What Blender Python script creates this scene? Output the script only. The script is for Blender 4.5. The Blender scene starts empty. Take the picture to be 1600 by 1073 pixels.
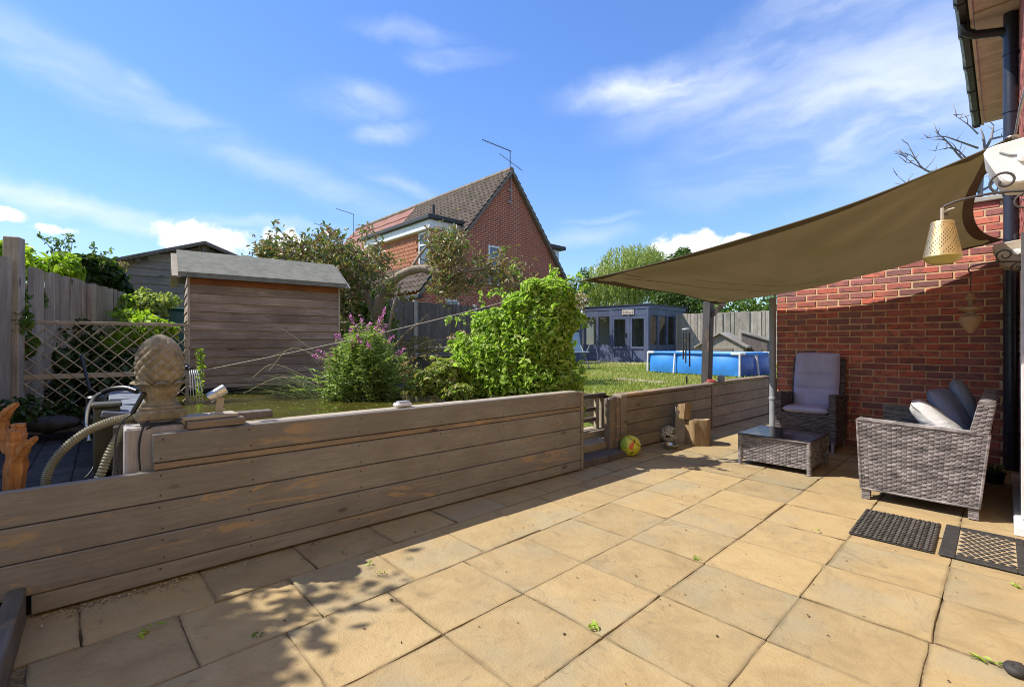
import bpy, math, random
import numpy as np
from mathutils import Vector, Matrix, Quaternion

R = math.radians
rnd = random.Random(7)
rng = np.random.default_rng(11)
SC = bpy.context.scene
COL = SC.collection

# ------------------------------------------------------------------ camera
CAM_H, FPX = 1.2, 735.0
cd = bpy.data.cameras.new('camera')
cam = bpy.data.objects.new('camera', cd)
COL.objects.link(cam)
cam.location = (0, 0, CAM_H)
cam.rotation_euler = (R(90), 0, 0)
cd.sensor_width = 36
cd.lens = 36 * FPX / 1600
cd.clip_start, cd.clip_end = 0.01, 2000
SC.camera = cam

# ------------------------------------------------------------------ colour management
SC.view_settings.view_transform = 'Standard'
SC.view_settings.look = 'None'
SC.view_settings.exposure = 1.17
SC.view_settings.gamma = 1
SC.view_settings.use_curve_mapping = False
SC.render.engine = 'CYCLES'
SC.cycles.filter_width = 1.0
SC.cycles.use_denoising = True
SC.cycles.use_adaptive_sampling = False
SC.cycles.sample_clamp_indirect = 4.0

# ------------------------------------------------------------------ sun
SUN_TO = Vector((-0.84, 0.03, 1.0)).normalized()
sl = bpy.data.lights.new('sun', 'SUN')
sl.energy, sl.angle, sl.color = 3.15, R(0.5), (1.0, 0.94, 0.84)
sun = bpy.data.objects.new('sun', sl)
COL.objects.link(sun)
sun.location = (-20, 0, 30)
sun.rotation_euler = (-SUN_TO).to_track_quat('-Z', 'Y').to_euler()
SUN_EL = math.asin(SUN_TO.z)


def N(nt, typ, inp=None, **props):
    n = nt.nodes.new(typ)
    for k, v in props.items():
        setattr(n, k, v)
    for k, v in (inp or {}).items():
        s = n.inputs[k]
        if isinstance(v, bpy.types.NodeSocket):
            nt.links.new(v, s)
        else:
            s.default_value = v
    return n


def mth(nt, op, a, b=None, clamp=False):
    i = {0: a}
    if b is not None:
        i[1] = b
    return N(nt, 'ShaderNodeMath', i, operation=op, use_clamp=clamp).outputs[0]


def mixc(nt, fac, a, b, blend='MIX'):
    f = lambda c: c if isinstance(c, bpy.types.NodeSocket) else (tuple(c) + (1,) if len(c) == 3 else c)
    return N(nt, 'ShaderNodeMix', {0: fac, 6: f(a), 7: f(b)}, data_type='RGBA', blend_type=blend).outputs[2]


def noise(nt, vec, scale, detail=4, rough=0.55, dist=0.0, out=0):
    return N(nt, 'ShaderNodeTexNoise', {'Vector': vec, 'Scale': scale, 'Detail': detail, 'Roughness': rough, 'Distortion': dist}).outputs[out]


def smap(nt, fac, a, b, c=0.0, d=1.0, kind='SMOOTHSTEP'):
    return N(nt, 'ShaderNodeMapRange', {'Value': fac, 'From Min': a, 'From Max': b, 'To Min': c, 'To Max': d}, interpolation_type=kind).outputs[0]


def ramp(nt, fac, stops):
    n = N(nt, 'ShaderNodeValToRGB', {0: fac})
    e = n.color_ramp.elements
    while len(e) < len(stops):
        e.new(0.5)
    for el, (p, c) in zip(e, stops):
        el.position = p
        el.color = tuple(c) + (1,)
    return n.outputs[0]


# ------------------------------------------------------------------ sky
W = bpy.data.worlds.new('World')
SC.world = W
W.use_nodes = True
nt = W.node_tree
nt.nodes.clear()
sky = N(nt, 'ShaderNodeTexSky', sky_type='NISHITA', sun_disc=False, sun_elevation=SUN_EL, sun_rotation=R(-88),
        altitude=0, air_density=0.9, dust_density=0.0, ozone_density=2.5)
tc = N(nt, 'ShaderNodeTexCoord')
sep = N(nt, 'ShaderNodeSeparateXYZ', {0: tc.outputs['Generated']})
az = mth(nt, 'ARCTAN2', sep.outputs[0], sep.outputs[1])
el = mth(nt, 'ARCSINE', sep.outputs[2])
pol = N(nt, 'ShaderNodeCombineXYZ', {0: az, 1: el}).outputs[0]
wob = N(nt, 'ShaderNodeTexNoise', {'Vector': pol, 'Scale': 5.0, 'Detail': 5.0, 'Roughness': 0.6})
wv = N(nt, 'ShaderNodeVectorMath', {0: wob.outputs[1], 1: (0.5, 0.5, 0.5)}, operation='SUBTRACT').outputs[0]
wv = N(nt, 'ShaderNodeVectorMath', {0: wv, 1: (0.13, 0.08, 0)}, operation='MULTIPLY').outputs[0]
pw = N(nt, 'ShaderNodeVectorMath', {0: pol, 1: wv}, operation='ADD').outputs[0]


def azel(px, py):
    a = math.atan((px - 800) / FPX)
    return a, math.atan((537 - py) / FPX * math.cos(a))


def streak(cx, cy, L, Wd, ang, s, vec=pw):
    a, e = azel(cx, cy)
    m = N(nt, 'ShaderNodeMapping', {0: vec, 1: (a, e, 0), 2: (0, 0, R(ang)), 3: (L / FPX, Wd / FPX, 1)}, vector_type='TEXTURE').outputs[0]
    l = N(nt, 'ShaderNodeVectorMath', {0: m}, operation='LENGTH').outputs['Value']
    return smap(nt, l, 0.0, 1.0, s, 0.0)


wm = N(nt, 'ShaderNodeMapping', {0: pw, 2: (0, 0, R(-14)), 3: (2.2, 8.0, 1.0)}).outputs[0]
wisp = noise(nt, wm, 1.5, 6, 0.55, 0.25)
wisp = smap(nt, wisp, 0.30, 0.72)
cir = None
for a_ in [(330, 215, 480, 40, -17, 0.45), (130, 325, 300, 24, -6, 0.8), (1010, 135, 180, 40, 2, 1.15), (1160, 105, 260, 60, 14, 0.8), (1250, 60, 200, 90, 24, .6),
           (1310, 195, 320, 100, 6, 1.1), (1330, 60, 260, 130, 20, 0.5), (1430, 120, 260, 110, 0, 0.85), (1230, 290, 170, 26, 0, 0.45), (1360, 240, 220, 40, -4, 0.6),
           (720, 90, 105, 22, 4, 0.85), (550, 158, 120, 34, 4, 0.75), (605, 202, 80, 26, 8, 0.7), (640, 48, 120, 22, 0, 0.4), (215, 125, 45, 16, 0, 0.5),
           (60, 90, 220, 45, -18, 0.42), (640, 300, 140, 22, -18, 0.4), (900, 375, 120, 24, 4, 0.45), (400, 352, 170, 14, 2, 0.5), (940, 345, 90, 10, 2, 0.3),
           (1750, 160, 380, 120, 8, 0.6), (-300, 240, 420, 60, -14, 0.5)]:
    g = streak(*a_)
    cir = g if cir is None else mth(nt, 'MAXIMUM', cir, g)
# cirrus added outside the view, thickened to brighten the fill light
fill_cirrus = smap(nt, noise(nt, pol, 1.3, 3, 0.5), 0.38, 0.62, 0.0, 0.8)
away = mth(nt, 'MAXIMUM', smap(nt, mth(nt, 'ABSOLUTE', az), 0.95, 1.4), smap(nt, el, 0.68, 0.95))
cir = mth(nt, 'MAXIMUM', cir, mth(nt, 'MULTIPLY', fill_cirrus, away))
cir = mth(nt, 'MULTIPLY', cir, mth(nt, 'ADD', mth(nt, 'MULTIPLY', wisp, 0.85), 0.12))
cum = None
puff = noise(nt, pol, 30.0, 7, 0.62)
pv = N(nt, 'ShaderNodeTexNoise', {'Vector': pol, 'Scale': 17.0, 'Detail': 4.0, 'Roughness': 0.55})
pvv = N(nt, 'ShaderNodeVectorMath', {0: pv.outputs[1], 1: (0.5, 0.5, 0.5)}, operation='SUBTRACT').outputs[0]
pvv = N(nt, 'ShaderNodeVectorMath', {0: pvv, 1: (0.05, 0.05, 0)}, operation='MULTIPLY').outputs[0]
pp = N(nt, 'ShaderNodeVectorMath', {0: pol, 1: pvv}, operation='ADD').outputs[0]
for a_ in [(318, 376, 92, 44, 0, 1), (440, 385, 60, 46, 0, 1), (475, 400, 60, 36, 0, .8), (2, 334, 42, 20, 0, 1), (88, 358, 50, 12, 0, .6), (1075, 392, 110, 42, 0, 1), (1150, 385, 80, 30, 0, .9), (150, 420, 90, 26, 0, .7),
           (960, 425, 120, 24, 0, .6), (1300, 400, 160, 40, 0, .9)]:
    g = streak(*a_, vec=pp)
    cum = g if cum is None else mth(nt, 'MAXIMUM', cum, g)
cum = smap(nt, mth(nt, 'ADD', cum, mth(nt, 'MULTIPLY', mth(nt, 'SUBTRACT', puff, 0.5), 0.9)), 0.34, 0.62, 0.0, 0.95)
lum = N(nt, 'ShaderNodeRGBToBW', {0: sky.outputs[0]}).outputs[0]
den = mth(nt, 'DIVIDE', 1.12, mth(nt, 'ADD', mth(nt, 'MULTIPLY', lum, 0.17), 1.0))
soft_sky = N(nt, 'ShaderNodeVectorMath', {0: sky.outputs[0], 3: den}, operation='SCALE').outputs[0]
hs = N(nt, 'ShaderNodeHueSaturation', {'Hue': 0.510, 'Saturation': 1.17, 'Value': 0.97, 'Color': soft_sky}).outputs[0]
# whiter cloud light: a multiple of the brightness of the sky itself
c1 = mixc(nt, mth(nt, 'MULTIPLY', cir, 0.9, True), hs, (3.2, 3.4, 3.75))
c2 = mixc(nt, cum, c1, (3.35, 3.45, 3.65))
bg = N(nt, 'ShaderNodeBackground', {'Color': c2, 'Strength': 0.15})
out = N(nt, 'ShaderNodeOutputWorld', {0: bg.outputs[0]})


# ================================================================== helpers
def P(px, py, Y):
    """point at depth Y seen at pixel (px, py) of the 1600 px wide photograph"""
    return Vector(((px - 800) / FPX * Y, Y, CAM_H + (537 - py) / FPX * Y))


def Gd(px, py, z=0.0):
    Y = (CAM_H - z) * FPX / (py - 537)
    return Vector(((px - 800) / FPX * Y, Y, z))


WY = 2.927
ANG_W, ANG_H = R(41.0), R(43.6)     # directions of the long timber wall and of the house


def FW(a, y, z=0.0):
    c, s = math.cos(ANG_W), math.sin(ANG_W)
    return Vector((a * c - y * s, a * s + y * c, z))


def FH(u, y, z=0.0):
    c, s = math.cos(ANG_H), math.sin(ANG_H)
    return Vector((u * c - y * s, u * s + y * c, z))


def toW(p):
    c, s = math.cos(ANG_W), math.sin(ANG_W)
    return (p[0] * c + p[1] * s, -p[0] * s + p[1] * c)


def link(o):
    COL.objects.link(o)
    return o


def thing(name, label, cat, loc=(0, 0, 0), rz=0.0, group=None):
    o = link(bpy.data.objects.new(name, None))
    o.empty_display_size = 0.1
    o.location = loc
    o.rotation_euler = (0, 0, rz)
    o['label'] = label
    o['category'] = cat
    if group:
        o['group'] = group
    return o


def tag(o, label, cat, group=None):
    o['label'] = label
    o['category'] = cat
    if group:
        o['group'] = group
    return o


def mat_of(o):
    return Matrix.LocRotScale(o.location, o.rotation_euler, None)


# unit chamfered box, faces wound outward
def _cb():
    def vid(c, a):
        return c * 3 + a
    sg = [(x, y, z) for x in (-1, 1) for y in (-1, 1) for z in (-1, 1)]
    h, c = 1.0, 0.1
    v = []
    for s in sg:
        for a in range(3):
            v.append(tuple(s[k] * (h if k == a else h - c) for k in range(3)))
    idx = {s: i for i, s in enumerate(sg)}
    F = []
    for a in range(3):
        b, d = [k for k in range(3) if k != a]
        for s in (-1, 1):
            q = []
            for (p, r) in ((-1, -1), (1, -1), (1, 1), (-1, 1)):
                t = [0, 0, 0]; t[a] = s; t[b] = p; t[d] = r
                q.append(vid(idx[tuple(t)], a))
            F.append(q)
        for p in (-1, 1):
            for r in (-1, 1):
                t0 = [0, 0, 0]; t0[a] = -1; t0[b] = p; t0[d] = r
                t1 = list(t0); t1[a] = 1
                F.append([vid(idx[tuple(t0)], b), vid(idx[tuple(t1)], b), vid(idx[tuple(t1)], d), vid(idx[tuple(t0)], d)])
    for s in sg:
        F.append([vid(idx[s], 0), vid(idx[s], 1), vid(idx[s], 2)])
    out = []
    for f in F:
        p = [Vector(v[i]) for i in f]
        nrm = (p[1] - p[0]).cross(p[2] - p[0])
        cen = sum(p, Vector()) / len(p)
        out.append(f if nrm.dot(cen) > 0 else f[::-1])
    return sg, out


_SG, _CBF = _cb()


class MB:
    def __init__(s):
        s.v, s.f, s.m = [], [], []

    def add(s, v, f, mi=0):
        b = len(s.v)
        s.v.extend(tuple(p) for p in v)
        s.f.extend(tuple(i + b for i in q) for q in f)
        s.m.extend([mi] * len(f))
        return s

    def cbox(s, cen, size, c=0.004, M=None, mi=0):
        hx, hy, hz = [k / 2 for k in size]
        c = min(c, hx * .8, hy * .8, hz * .8)
        vs = []
        for g in _SG:
            for a in range(3):
                p = [g[0] * (hx - c), g[1] * (hy - c), g[2] * (hz - c)]
                p[a] = g[a] * (hx, hy, hz)[a]
                vs.append(Vector(p))
        cen = Vector(cen)
        vs = [(M @ p if M is not None else p) + cen for p in vs]
        return s.add(vs, _CBF, mi)

    def box(s, x0, x1, y0, y1, z0, z1, c=0.004, mi=0):
        return s.cbox(((x0 + x1) / 2, (y0 + y1) / 2, (z0 + z1) / 2), (abs(x1 - x0), abs(y1 - y0), abs(z1 - z0)), c, None, mi)

    def beam(s, p0, p1, w, h, c=0.003, up=(0, 0, 1), mi=0):
        p0, p1 = Vector(p0), Vector(p1)
        x = (p1 - p0)
        L = x.length
        x.normalize()
        y = Vector(up).cross(x)
        if y.length < 1e-4:
            y = Vector((0, 1, 0)).cross(x)
        y.normalize()
        z = x.cross(y)
        M = Matrix((x, y, z)).transposed()
        return s.cbox((p0 + p1) / 2, (L, w, h), c, M, mi)

    def tube(s, pts, r, n=8, mi=0, cap=True):
        pts = [Vector(p) for p in pts]
        m = len(pts)
        rs = r if isinstance(r, (list, tuple)) else [r] * m
        t0 = (pts[1] - pts[0]).normalized()
        u = t0.orthogonal().normalized()
        vs = []
        for i, p in enumerate(pts):
            t = (pts[min(i + 1, m - 1)] - pts[max(i - 1, 0)]).normalized()
            u = (u - t * u.dot(t))
            u = u.normalized() if u.length > 1e-6 else t.orthogonal().normalized()
            w = t.cross(u)
            for k in range(n):
                a = 2 * math.pi * k / n
                vs.append(p + (u * math.cos(a) + w * math.sin(a)) * rs[i])
        fs = [(i * n + k, i * n + (k + 1) % n, (i + 1) * n + (k + 1) % n, (i + 1) * n + k) for i in range(m - 1) for k in range(n)]
        if cap:
            fs += [tuple(range(n))[::-1], tuple((m - 1) * n + k for k in range(n))]
        return s.add(vs, fs, mi)

    def lathe(s, prof, n=24, cen=(0, 0, 0), mi=0, cap=True, M=None):
        cen = Vector(cen)
        vs = []
        for (r, z) in prof:
            for k in range(n):
                a = 2 * math.pi * k / n
                p = Vector((r * math.cos(a), r * math.sin(a), z))
                vs.append((M @ p if M is not None else p) + cen)
        m = len(prof)
        fs = [(i * n + k, i * n + (k + 1) % n, (i + 1) * n + (k + 1) % n, (i + 1) * n + k) for i in range(m - 1) for k in range(n)]
        if cap:
            fs += [tuple(range(n))[::-1], tuple((m - 1) * n + k for k in range(n))]
        return s.add(vs, fs, mi)

    def prism(s, poly, off, mi=0):
        """poly: list of points (3D), extruded by off"""
        off = Vector(off)
        n = len(poly)
        a = [Vector(p) for p in poly]
        vs = a + [p + off for p in a]
        fs = [tuple(range(n))[::-1], tuple(range(n, 2 * n))] + [(i, (i + 1) % n, n + (i + 1) % n, n + i) for i in range(n)]
        return s.add(vs, fs, mi)

    def grid(s, fn, nu, nv, mi=0):
        vs = [fn(i / nu, j / nv) for j in range(nv + 1) for i in range(nu + 1)]
        w = nu + 1
        fs = [(j * w + i, j * w + i + 1, (j + 1) * w + i + 1, (j + 1) * w + i) for j in range(nv) for i in range(nu)]
        return s.add(vs, fs, mi)

    def weave(s, p00, p10, p11, p01, nu, nv, a=0.004, mi=0, out=None):
        """woven panel: nv flat strands passing in front of and behind nu stakes"""
        p00, p10, p11, p01 = map(Vector, (p00, p10, p11, p01))
        nrm = (p10 - p00).cross(p01 - p00).normalized()
        if out is not None and nrm.dot(Vector(out)) < 0:
            nrm = -nrm
        def fn(u, v):
            i, j = round(u * nu * 4), round(v * nv * 3)
            # the rows of the grid are drawn together so each strand has a flat face and a deep gap
            jj = (j // 3 + (0, .16, .84)[j % 3]) / nv
            ii = (i // 4 + (0, .13, .5, .87)[i % 4]) / nu
            p = (p00 * (1 - ii) + p10 * ii) * (1 - jj) + (p01 * (1 - ii) + p11 * ii) * jj
            if j % 3 == 0:
                h = -a * 1.1
            elif i % 4 == 0:
                h = -a * .25
            else:
                over = ((i // 4) + (j // 3)) % 2
                h = a * ((.75, 1.0, .75)[i % 4 - 1] if over else -.55)
            return p + nrm * h
        return s.grid(fn, nu * 4, nv * 3, mi)

    def build(s, name, mats, parent=None, smooth=False, world=False, label=None, **props):
        me = bpy.data.meshes.new(name)
        v = s.v
        if world and parent is not None:
            Mi = mat_of(parent).inverted()
            v = [Mi @ Vector(p) for p in v]
        me.from_pydata([tuple(p) for p in v], [], s.f)
        if not isinstance(mats, (list, tuple)):
            mats = [mats]
        for m in mats:
            me.materials.append(m)
        if len(mats) > 1:
            me.polygons.foreach_set('material_index', s.m)
        if smooth:
            me.polygons.foreach_set('use_smooth', [True] * len(me.polygons))
            if smooth is not True:
                me.set_sharp_from_angle(angle=R(smooth))
        me.update()
        o = link(bpy.data.objects.new(name, me))
        if parent is not None:
            o.parent = parent
        if label:
            o['label'] = label
        for k, q in props.items():
            o[k] = q
        return o


def piece(name, me, parent, loc, rot=(0, 0, 0), sc=(1, 1, 1)):
    o = link(bpy.data.objects.new(name, me))
    o.parent = parent
    o.location, o.rotation_euler, o.scale = loc, rot, sc
    return o


def board_mesh(name, size, c, m, seg=1, wob=0.0):
    """chamfered board, centred, long axis first; a little bowed"""
    b = MB().cbox((0, 0, 0), size, c)
    me = bpy.data.meshes.new(name)
    me.from_pydata(b.v, [], b.f)
    me.materials.append(m)
    return me


def fast_mesh(name, V, F, mat, parent=None, tint=None, smooth=False, **props):
    V = np.asarray(V, np.float32)
    F = np.asarray(F, np.int32)
    me = bpy.data.meshes.new(name)
    k = F.shape[1]
    me.vertices.add(len(V))
    me.vertices.foreach_set('co', V.ravel())
    me.loops.add(F.size)
    me.loops.foreach_set('vertex_index', F.ravel())
    me.polygons.add(len(F))
    me.polygons.foreach_set('loop_start', np.arange(0, F.size, k, dtype=np.int32))
    me.materials.append(mat)
    if tint is not None:
        at = me.attributes.new('tint', 'FLOAT', 'POINT')
        at.data.foreach_set('value', np.asarray(tint, np.float32))
    me.update(calc_edges=True)
    me.validate()
    if smooth:
        me.polygons.foreach_set('use_smooth', [True] * len(me.polygons))
    o = link(bpy.data.objects.new(name, me))
    if parent is not None:
        o.parent = parent
    for kk, q in props.items():
        o[kk] = q
    return o


def unit(a):
    return a / np.maximum(np.linalg.norm(a, axis=1, keepdims=True), 1e-9)


def leaves(name, pos, size, mat, parent, nrm=None, tang=None, asp=0.5, fold=0.16, simple=False, droop=0.0, origin=(0, 0, 0), **props):
    pos = np.asarray(pos, float) - np.array(origin)
    n = len(pos)
    size = np.broadcast_to(np.asarray(size, float), (n,))[:, None] * np.clip(rng.lognormal(-.05, .28, (n, 1)), .45, 1.7)
    if nrm is None:
        nrm = rng.normal(size=(n, 3)) + np.array([-.35, -.1, .7])
    nrm = unit(np.asarray(nrm, float))
    if tang is None:
        tang = rng.normal(size=(n, 3))
        tang[:, 2] -= droop
    tang = np.asarray(tang, float)
    tang = unit(tang - nrm * np.sum(tang * nrm, 1, keepdims=True))
    b = np.cross(nrm, tang)
    w = size * asp * .5
    f = nrm * size * fold
    t = rng.random(n)
    if simple:
        V = np.stack([pos - tang * size * .5, pos + b * w + f, pos + tang * size * .5, pos - b * w + f], 1)
        base = np.arange(n)[:, None] * 4
        F = np.concatenate([base + np.array([0, 1, 2]), base + np.array([0, 2, 3])])
        return fast_mesh(name, V.reshape(-1, 3), F, mat, parent, np.repeat(t, 4), **props)
    V = np.stack([pos - tang * size * .5, pos - tang * size * .12 + b * w + f, pos + tang * size * .22 + b * w * .75 + f * .7, pos + tang * size * .5 - f * .4,
                  pos + tang * size * .22 - b * w * .75 + f * .7, pos - tang * size * .12 - b * w + f], 1)
    base = np.arange(n)[:, None] * 6
    F = np.concatenate([base + np.array([0, 1, 2, 3]), base + np.array([0, 3, 4, 5])])
    return fast_mesh(name, V.reshape(-1, 3), F, mat, parent, np.repeat(t, 6), **props)


def in_ell(n, c, r, shell=0.55):
    d = unit(rng.normal(size=(n, 3)))
    q = 1 - np.abs(rng.normal(0, 1 - shell, (n, 1))) * .5
    q = np.clip(q, 0.05, 1.08)
    return np.array(c) + d * q * np.array(r)


def cloud(ells, n, shell=0.55, clump=None):
    """points in a union of ellipsoids [(cx,cy,cz,rx,ry,rz)], number by surface size"""
    e = np.array(ells, float)
    w = (e[:, 3] * e[:, 4] + e[:, 4] * e[:, 5] + e[:, 3] * e[:, 5])
    w /= w.sum()
    out = []
    for q, k in zip(e, (w * n).astype(int)):
        out.append(in_ell(k, q[:3], q[3:], shell))
    p = np.concatenate(out)
    if clump:
        # thin the points out where a coarse field is low, so the crown has gaps
        f = np.sin(p[:, 0] * clump * 2.1 + 1.3) * np.sin(p[:, 1] * clump * 1.7 + .4) + np.sin(p[:, 2] * clump * 2.6 + p[:, 0] * clump * .9)
        p = p[f + rng.normal(0, .5, len(p)) > -.55]
    return p


def outward(p, ells):
    e = np.array(ells, float)
    best = np.full(len(p), 1e9)
    o = np.zeros_like(p)
    for q in e:
        d = (p - q[:3]) / q[3:]
        l = np.linalg.norm(d, axis=1)
        m = l < best
        best[m] = l[m]
        o[m] = (d / q[3:])[m]
    return unit(o)


def pell(px, py, Y, rx, ry, rz=None):
    """ellipsoid from its place and radii in pixels at depth Y"""
    c = P(px, py, Y)
    k = Y / FPX
    return (c.x, c.y, c.z, rx * k, (rz if rz is not None else (rx + ry) / 2) * k, ry * k)
# ================================================================== materials
def newmat(name):
    m = bpy.data.materials.new(name)
    m.use_nodes = True
    t = m.node_tree
    t.nodes.clear()
    return m, t


def finish(t, color, rough=0.8, normal=None, metal=0.0, spec=0.4, **kw):
    i = {'Base Color': color if isinstance(color, bpy.types.NodeSocket) else tuple(color) + (1,), 'Roughness': rough, 'Metallic': metal, 'Specular IOR Level': spec}
    i.update(kw)
    if normal is not None:
        i['Normal'] = normal
    b = N(t, 'ShaderNodeBsdfPrincipled', i)
    N(t, 'ShaderNodeOutputMaterial', {0: b.outputs[0]})
    return b


def coords(t, spread=17.0, kind='Object'):
    c = N(t, 'ShaderNodeTexCoord').outputs[kind]
    r = N(t, 'ShaderNodeObjectInfo').outputs['Random']
    off = N(t, 'ShaderNodeCombineXYZ', {0: mth(t, 'MULTIPLY', r, spread), 1: mth(t, 'MULTIPLY', r, spread * 1.7), 2: mth(t, 'MULTIPLY', r, spread * 0.6)}).outputs[0]
    return N(t, 'ShaderNodeVectorMath', {0: c, 1: off}, operation='ADD').outputs[0], r


def bump(t, h, strength=0.3, dist=0.01, normal=None):
    i = {'Height': h, 'Strength': strength, 'Distance': dist}
    if normal is not None:
        i['Normal'] = normal
    return N(t, 'ShaderNodeBump', i).outputs[0]


def surf(name, c1, c2, scale=8, rough=0.8, bmp=0.25, bscale=60, bdist=0.004, vary=0.12, metal=0.0, spec=0.35, dirt=None, **kw):
    m, t = newmat(name)
    v, r = coords(t)
    f = noise(t, v, scale, 6, 0.62)
    c = mixc(t, smap(t, f, 0.3, 0.7), c1, c2)
    if dirt:
        d = noise(t, v, scale * .35, 5, 0.65, 0.8)
        c = mixc(t, smap(t, d, 0.52, 0.72, 0, 0.8), c, dirt)
    c = N(t, 'ShaderNodeHueSaturation', {'Color': c, 'Value': smap(t, r, 0, 1, 1 - vary, 1 + vary, 'LINEAR')}).outputs[0]
    nb = bump(t, noise(t, v, bscale, 5, 0.6), bmp, bdist)
    finish(t, c, rough, nb, metal, spec, **kw)
    return m


def wood(name, ca, cb, axis=0, grain=16, rough=0.75, wear=None, wear_at=(0.62, 0.70), knots=True, vary=0.2, bmp=0.35, stain=None):
    m, t = newmat(name)
    v, r = coords(t)
    sc = [grain] * 3
    sc[axis] = grain * 0.07
    mv = N(t, 'ShaderNodeMapping', {0: v, 3: tuple(sc)}).outputs[0]
    g = noise(t, mv, 1.6, 7, 0.62, 0.7)
    g2 = noise(t, mv, 6.0, 4, 0.6, 0.2)
    c = mixc(t, smap(t, g, 0.28, 0.72), ca, cb)
    c = mixc(t, smap(t, g2, 0.5, 0.72, 0, 0.45), c, tuple(k * .55 for k in ca))
    big = noise(t, v, 2.2, 4, 0.6)
    c = mixc(t, smap(t, big, 0.35, 0.68, 0, 0.55), c, stain or tuple(k * .62 for k in ca))
    if knots:
        sk = [5.5, 5.5, 5.5]
        sk[axis] = 2.2
        kv = N(t, 'ShaderNodeMapping', {0: v, 3: tuple(sk)}).outputs[0]
        vo = N(t, 'ShaderNodeTexVoronoi', {'Vector': kv, 'Scale': 1.0}).outputs['Distance']
        c = mixc(t, smap(t, vo, 0.055, 0.12, 0.85, 0), c, tuple(k * .35 for k in ca))
    if wear:
        sw = [9, 9, 9]
        sw[axis] = 1.8
        wv_ = N(t, 'ShaderNodeMapping', {0: v, 3: tuple(sw)}).outputs[0]
        wn = noise(t, wv_, 1.0, 8, 0.68, 1.2)
        lo = noise(t, v, 1.1, 2, 0.5)
        wf = mth(t, 'MULTIPLY', smap(t, wn, wear_at[0], wear_at[1]), smap(t, lo, 0.42, 0.62))
        c = mixc(t, mth(t, 'MULTIPLY', wf, 0.85), c, wear)
    c = N(t, 'ShaderNodeHueSaturation', {'Color': c, 'Value': smap(t, r, 0, 1, 1 - vary, 1 + vary, 'LINEAR')}).outputs[0]
    nb = bump(t, mth(t, 'ADD', g, mth(t, 'MULTIPLY', g2, .6)), bmp, 0.004)
    finish(t, c, rough, nb, spec=0.3)
    return m


def leafmat(name, cols, trans=0.35, rough=0.45, tcol=None):
    m, t = newmat(name)
    a = N(t, 'ShaderNodeAttribute', attribute_name='tint').outputs['Fac']
    c = ramp(t, a, [(i / (len(cols) - 1), q) for i, q in enumerate(cols)])
    b = N(t, 'ShaderNodeBsdfPrincipled', {'Base Color': c, 'Roughness': rough, 'Specular IOR Level': 0.35})
    tr = N(t, 'ShaderNodeBsdfTranslucent', {'Color': mixc(t, 1.0, c, tcol or (1.25, 1.35, 0.6), 'MULTIPLY')})
    mx = N(t, 'ShaderNodeMixShader', {0: trans, 1: b.outputs[0], 2: tr.outputs[0]})
    N(t, 'ShaderNodeOutputMaterial', {0: mx.outputs[0]})
    return m


def flat(name, c, rough=0.5, metal=0.0, spec=0.5, **kw):
    m, t = newmat(name)
    v, r = coords(t)
    f = noise(t, v, 9, 5, 0.6)
    col = mixc(t, smap(t, f, 0.3, 0.75), c, tuple(k * .8 for k in c))
    ro = smap(t, f, 0.2, 0.8, max(rough - .07, .02), min(rough + .1, 1))
    finish(t, col, ro, None, metal, spec, **kw)
    return m


M = {}


def slab_mat():
    m, t = newmat('sandstone_slab')
    v, r = coords(t)
    f = noise(t, v, 5, 7, 0.65, 0.6)
    c = ramp(t, f, [(0.25, (.285, .208, .107)), (0.5, (.385, .283, .145)), (0.75, (.445, .342, .185))])
    # warmer and greyer flags
    c = mixc(t, smap(t, r, 0.0, 1.0, 0.0, 0.45, 'LINEAR'), c, (.37, .26, .12), 'MIX')
    g = noise(t, v, 1.6, 4, 0.6)
    c = mixc(t, smap(t, g, 0.48, 0.68, 0, 0.65), c, (.31, .275, .185))
    sv = N(t, 'ShaderNodeMapping', {0: v, 2: (0, 0, 0.4), 3: (4.5, 7, 6)}).outputs[0]
    st = noise(t, sv, 1.6, 8, 0.72, 0.9)
    c = mixc(t, smap(t, st, 0.55, 0.72, 0, 0.55), c, (.17, .13, .085))
    bl = noise(t, v, 3.1, 5, 0.7, 0.4)
    c = mixc(t, smap(t, bl, 0.60, 0.78, 0, 0.55), c, (.19, .15, .10))
    sp = noise(t, v, 140, 3, 0.7)
    c = mixc(t, smap(t, sp, 0.56, 0.74, 0, 0.26), c, (.16, .12, .08))
    c = mixc(t, smap(t, sp, 0.30, 0.42, 0.18, 0), c, (.55, .44, .29))
    gd = noise(t, v, 26, 4, 0.75)
    c = mixc(t, smap(t, gd, 0.70, 0.76, 0, 0.55), c, (.07, .055, .035))
    # grime that gathers along the edges of each flag
    ob = N(t, 'ShaderNodeSeparateXYZ', {0: N(t, 'ShaderNodeTexCoord').outputs['Generated']})
    ex = mth(t, 'ABSOLUTE', mth(t, 'SUBTRACT', ob.outputs[0], 0.5))
    ey = mth(t, 'ABSOLUTE', mth(t, 'SUBTRACT', ob.outputs[1], 0.5))
    ed = mth(t, 'MAXIMUM', ex, ey)
    ed = mth(t, 'ADD', ed, mth(t, 'MULTIPLY', mth(t, 'SUBTRACT', bl, .5), .12))
    c = mixc(t, smap(t, ed, 0.455, 0.505, 0, 0.5), c, (.13, .10, .06))
    hv = N(t, 'ShaderNodeHueSaturation', {'Color': c, 'Value': smap(t, N(t, 'ShaderNodeObjectInfo').outputs['Random'], 0, 1, .88, 1.10, 'LINEAR')}).outputs[0]
    h = mth(t, 'ADD', mth(t, 'MULTIPLY', st, .9), mth(t, 'MULTIPLY', sp, .4))
    nb = bump(t, mth(t, 'ADD', h, mth(t, 'MULTIPLY', gd, .5)), 0.8, 0.008)
    finish(t, hv, 0.85, nb, spec=0.25)
    return m


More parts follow.
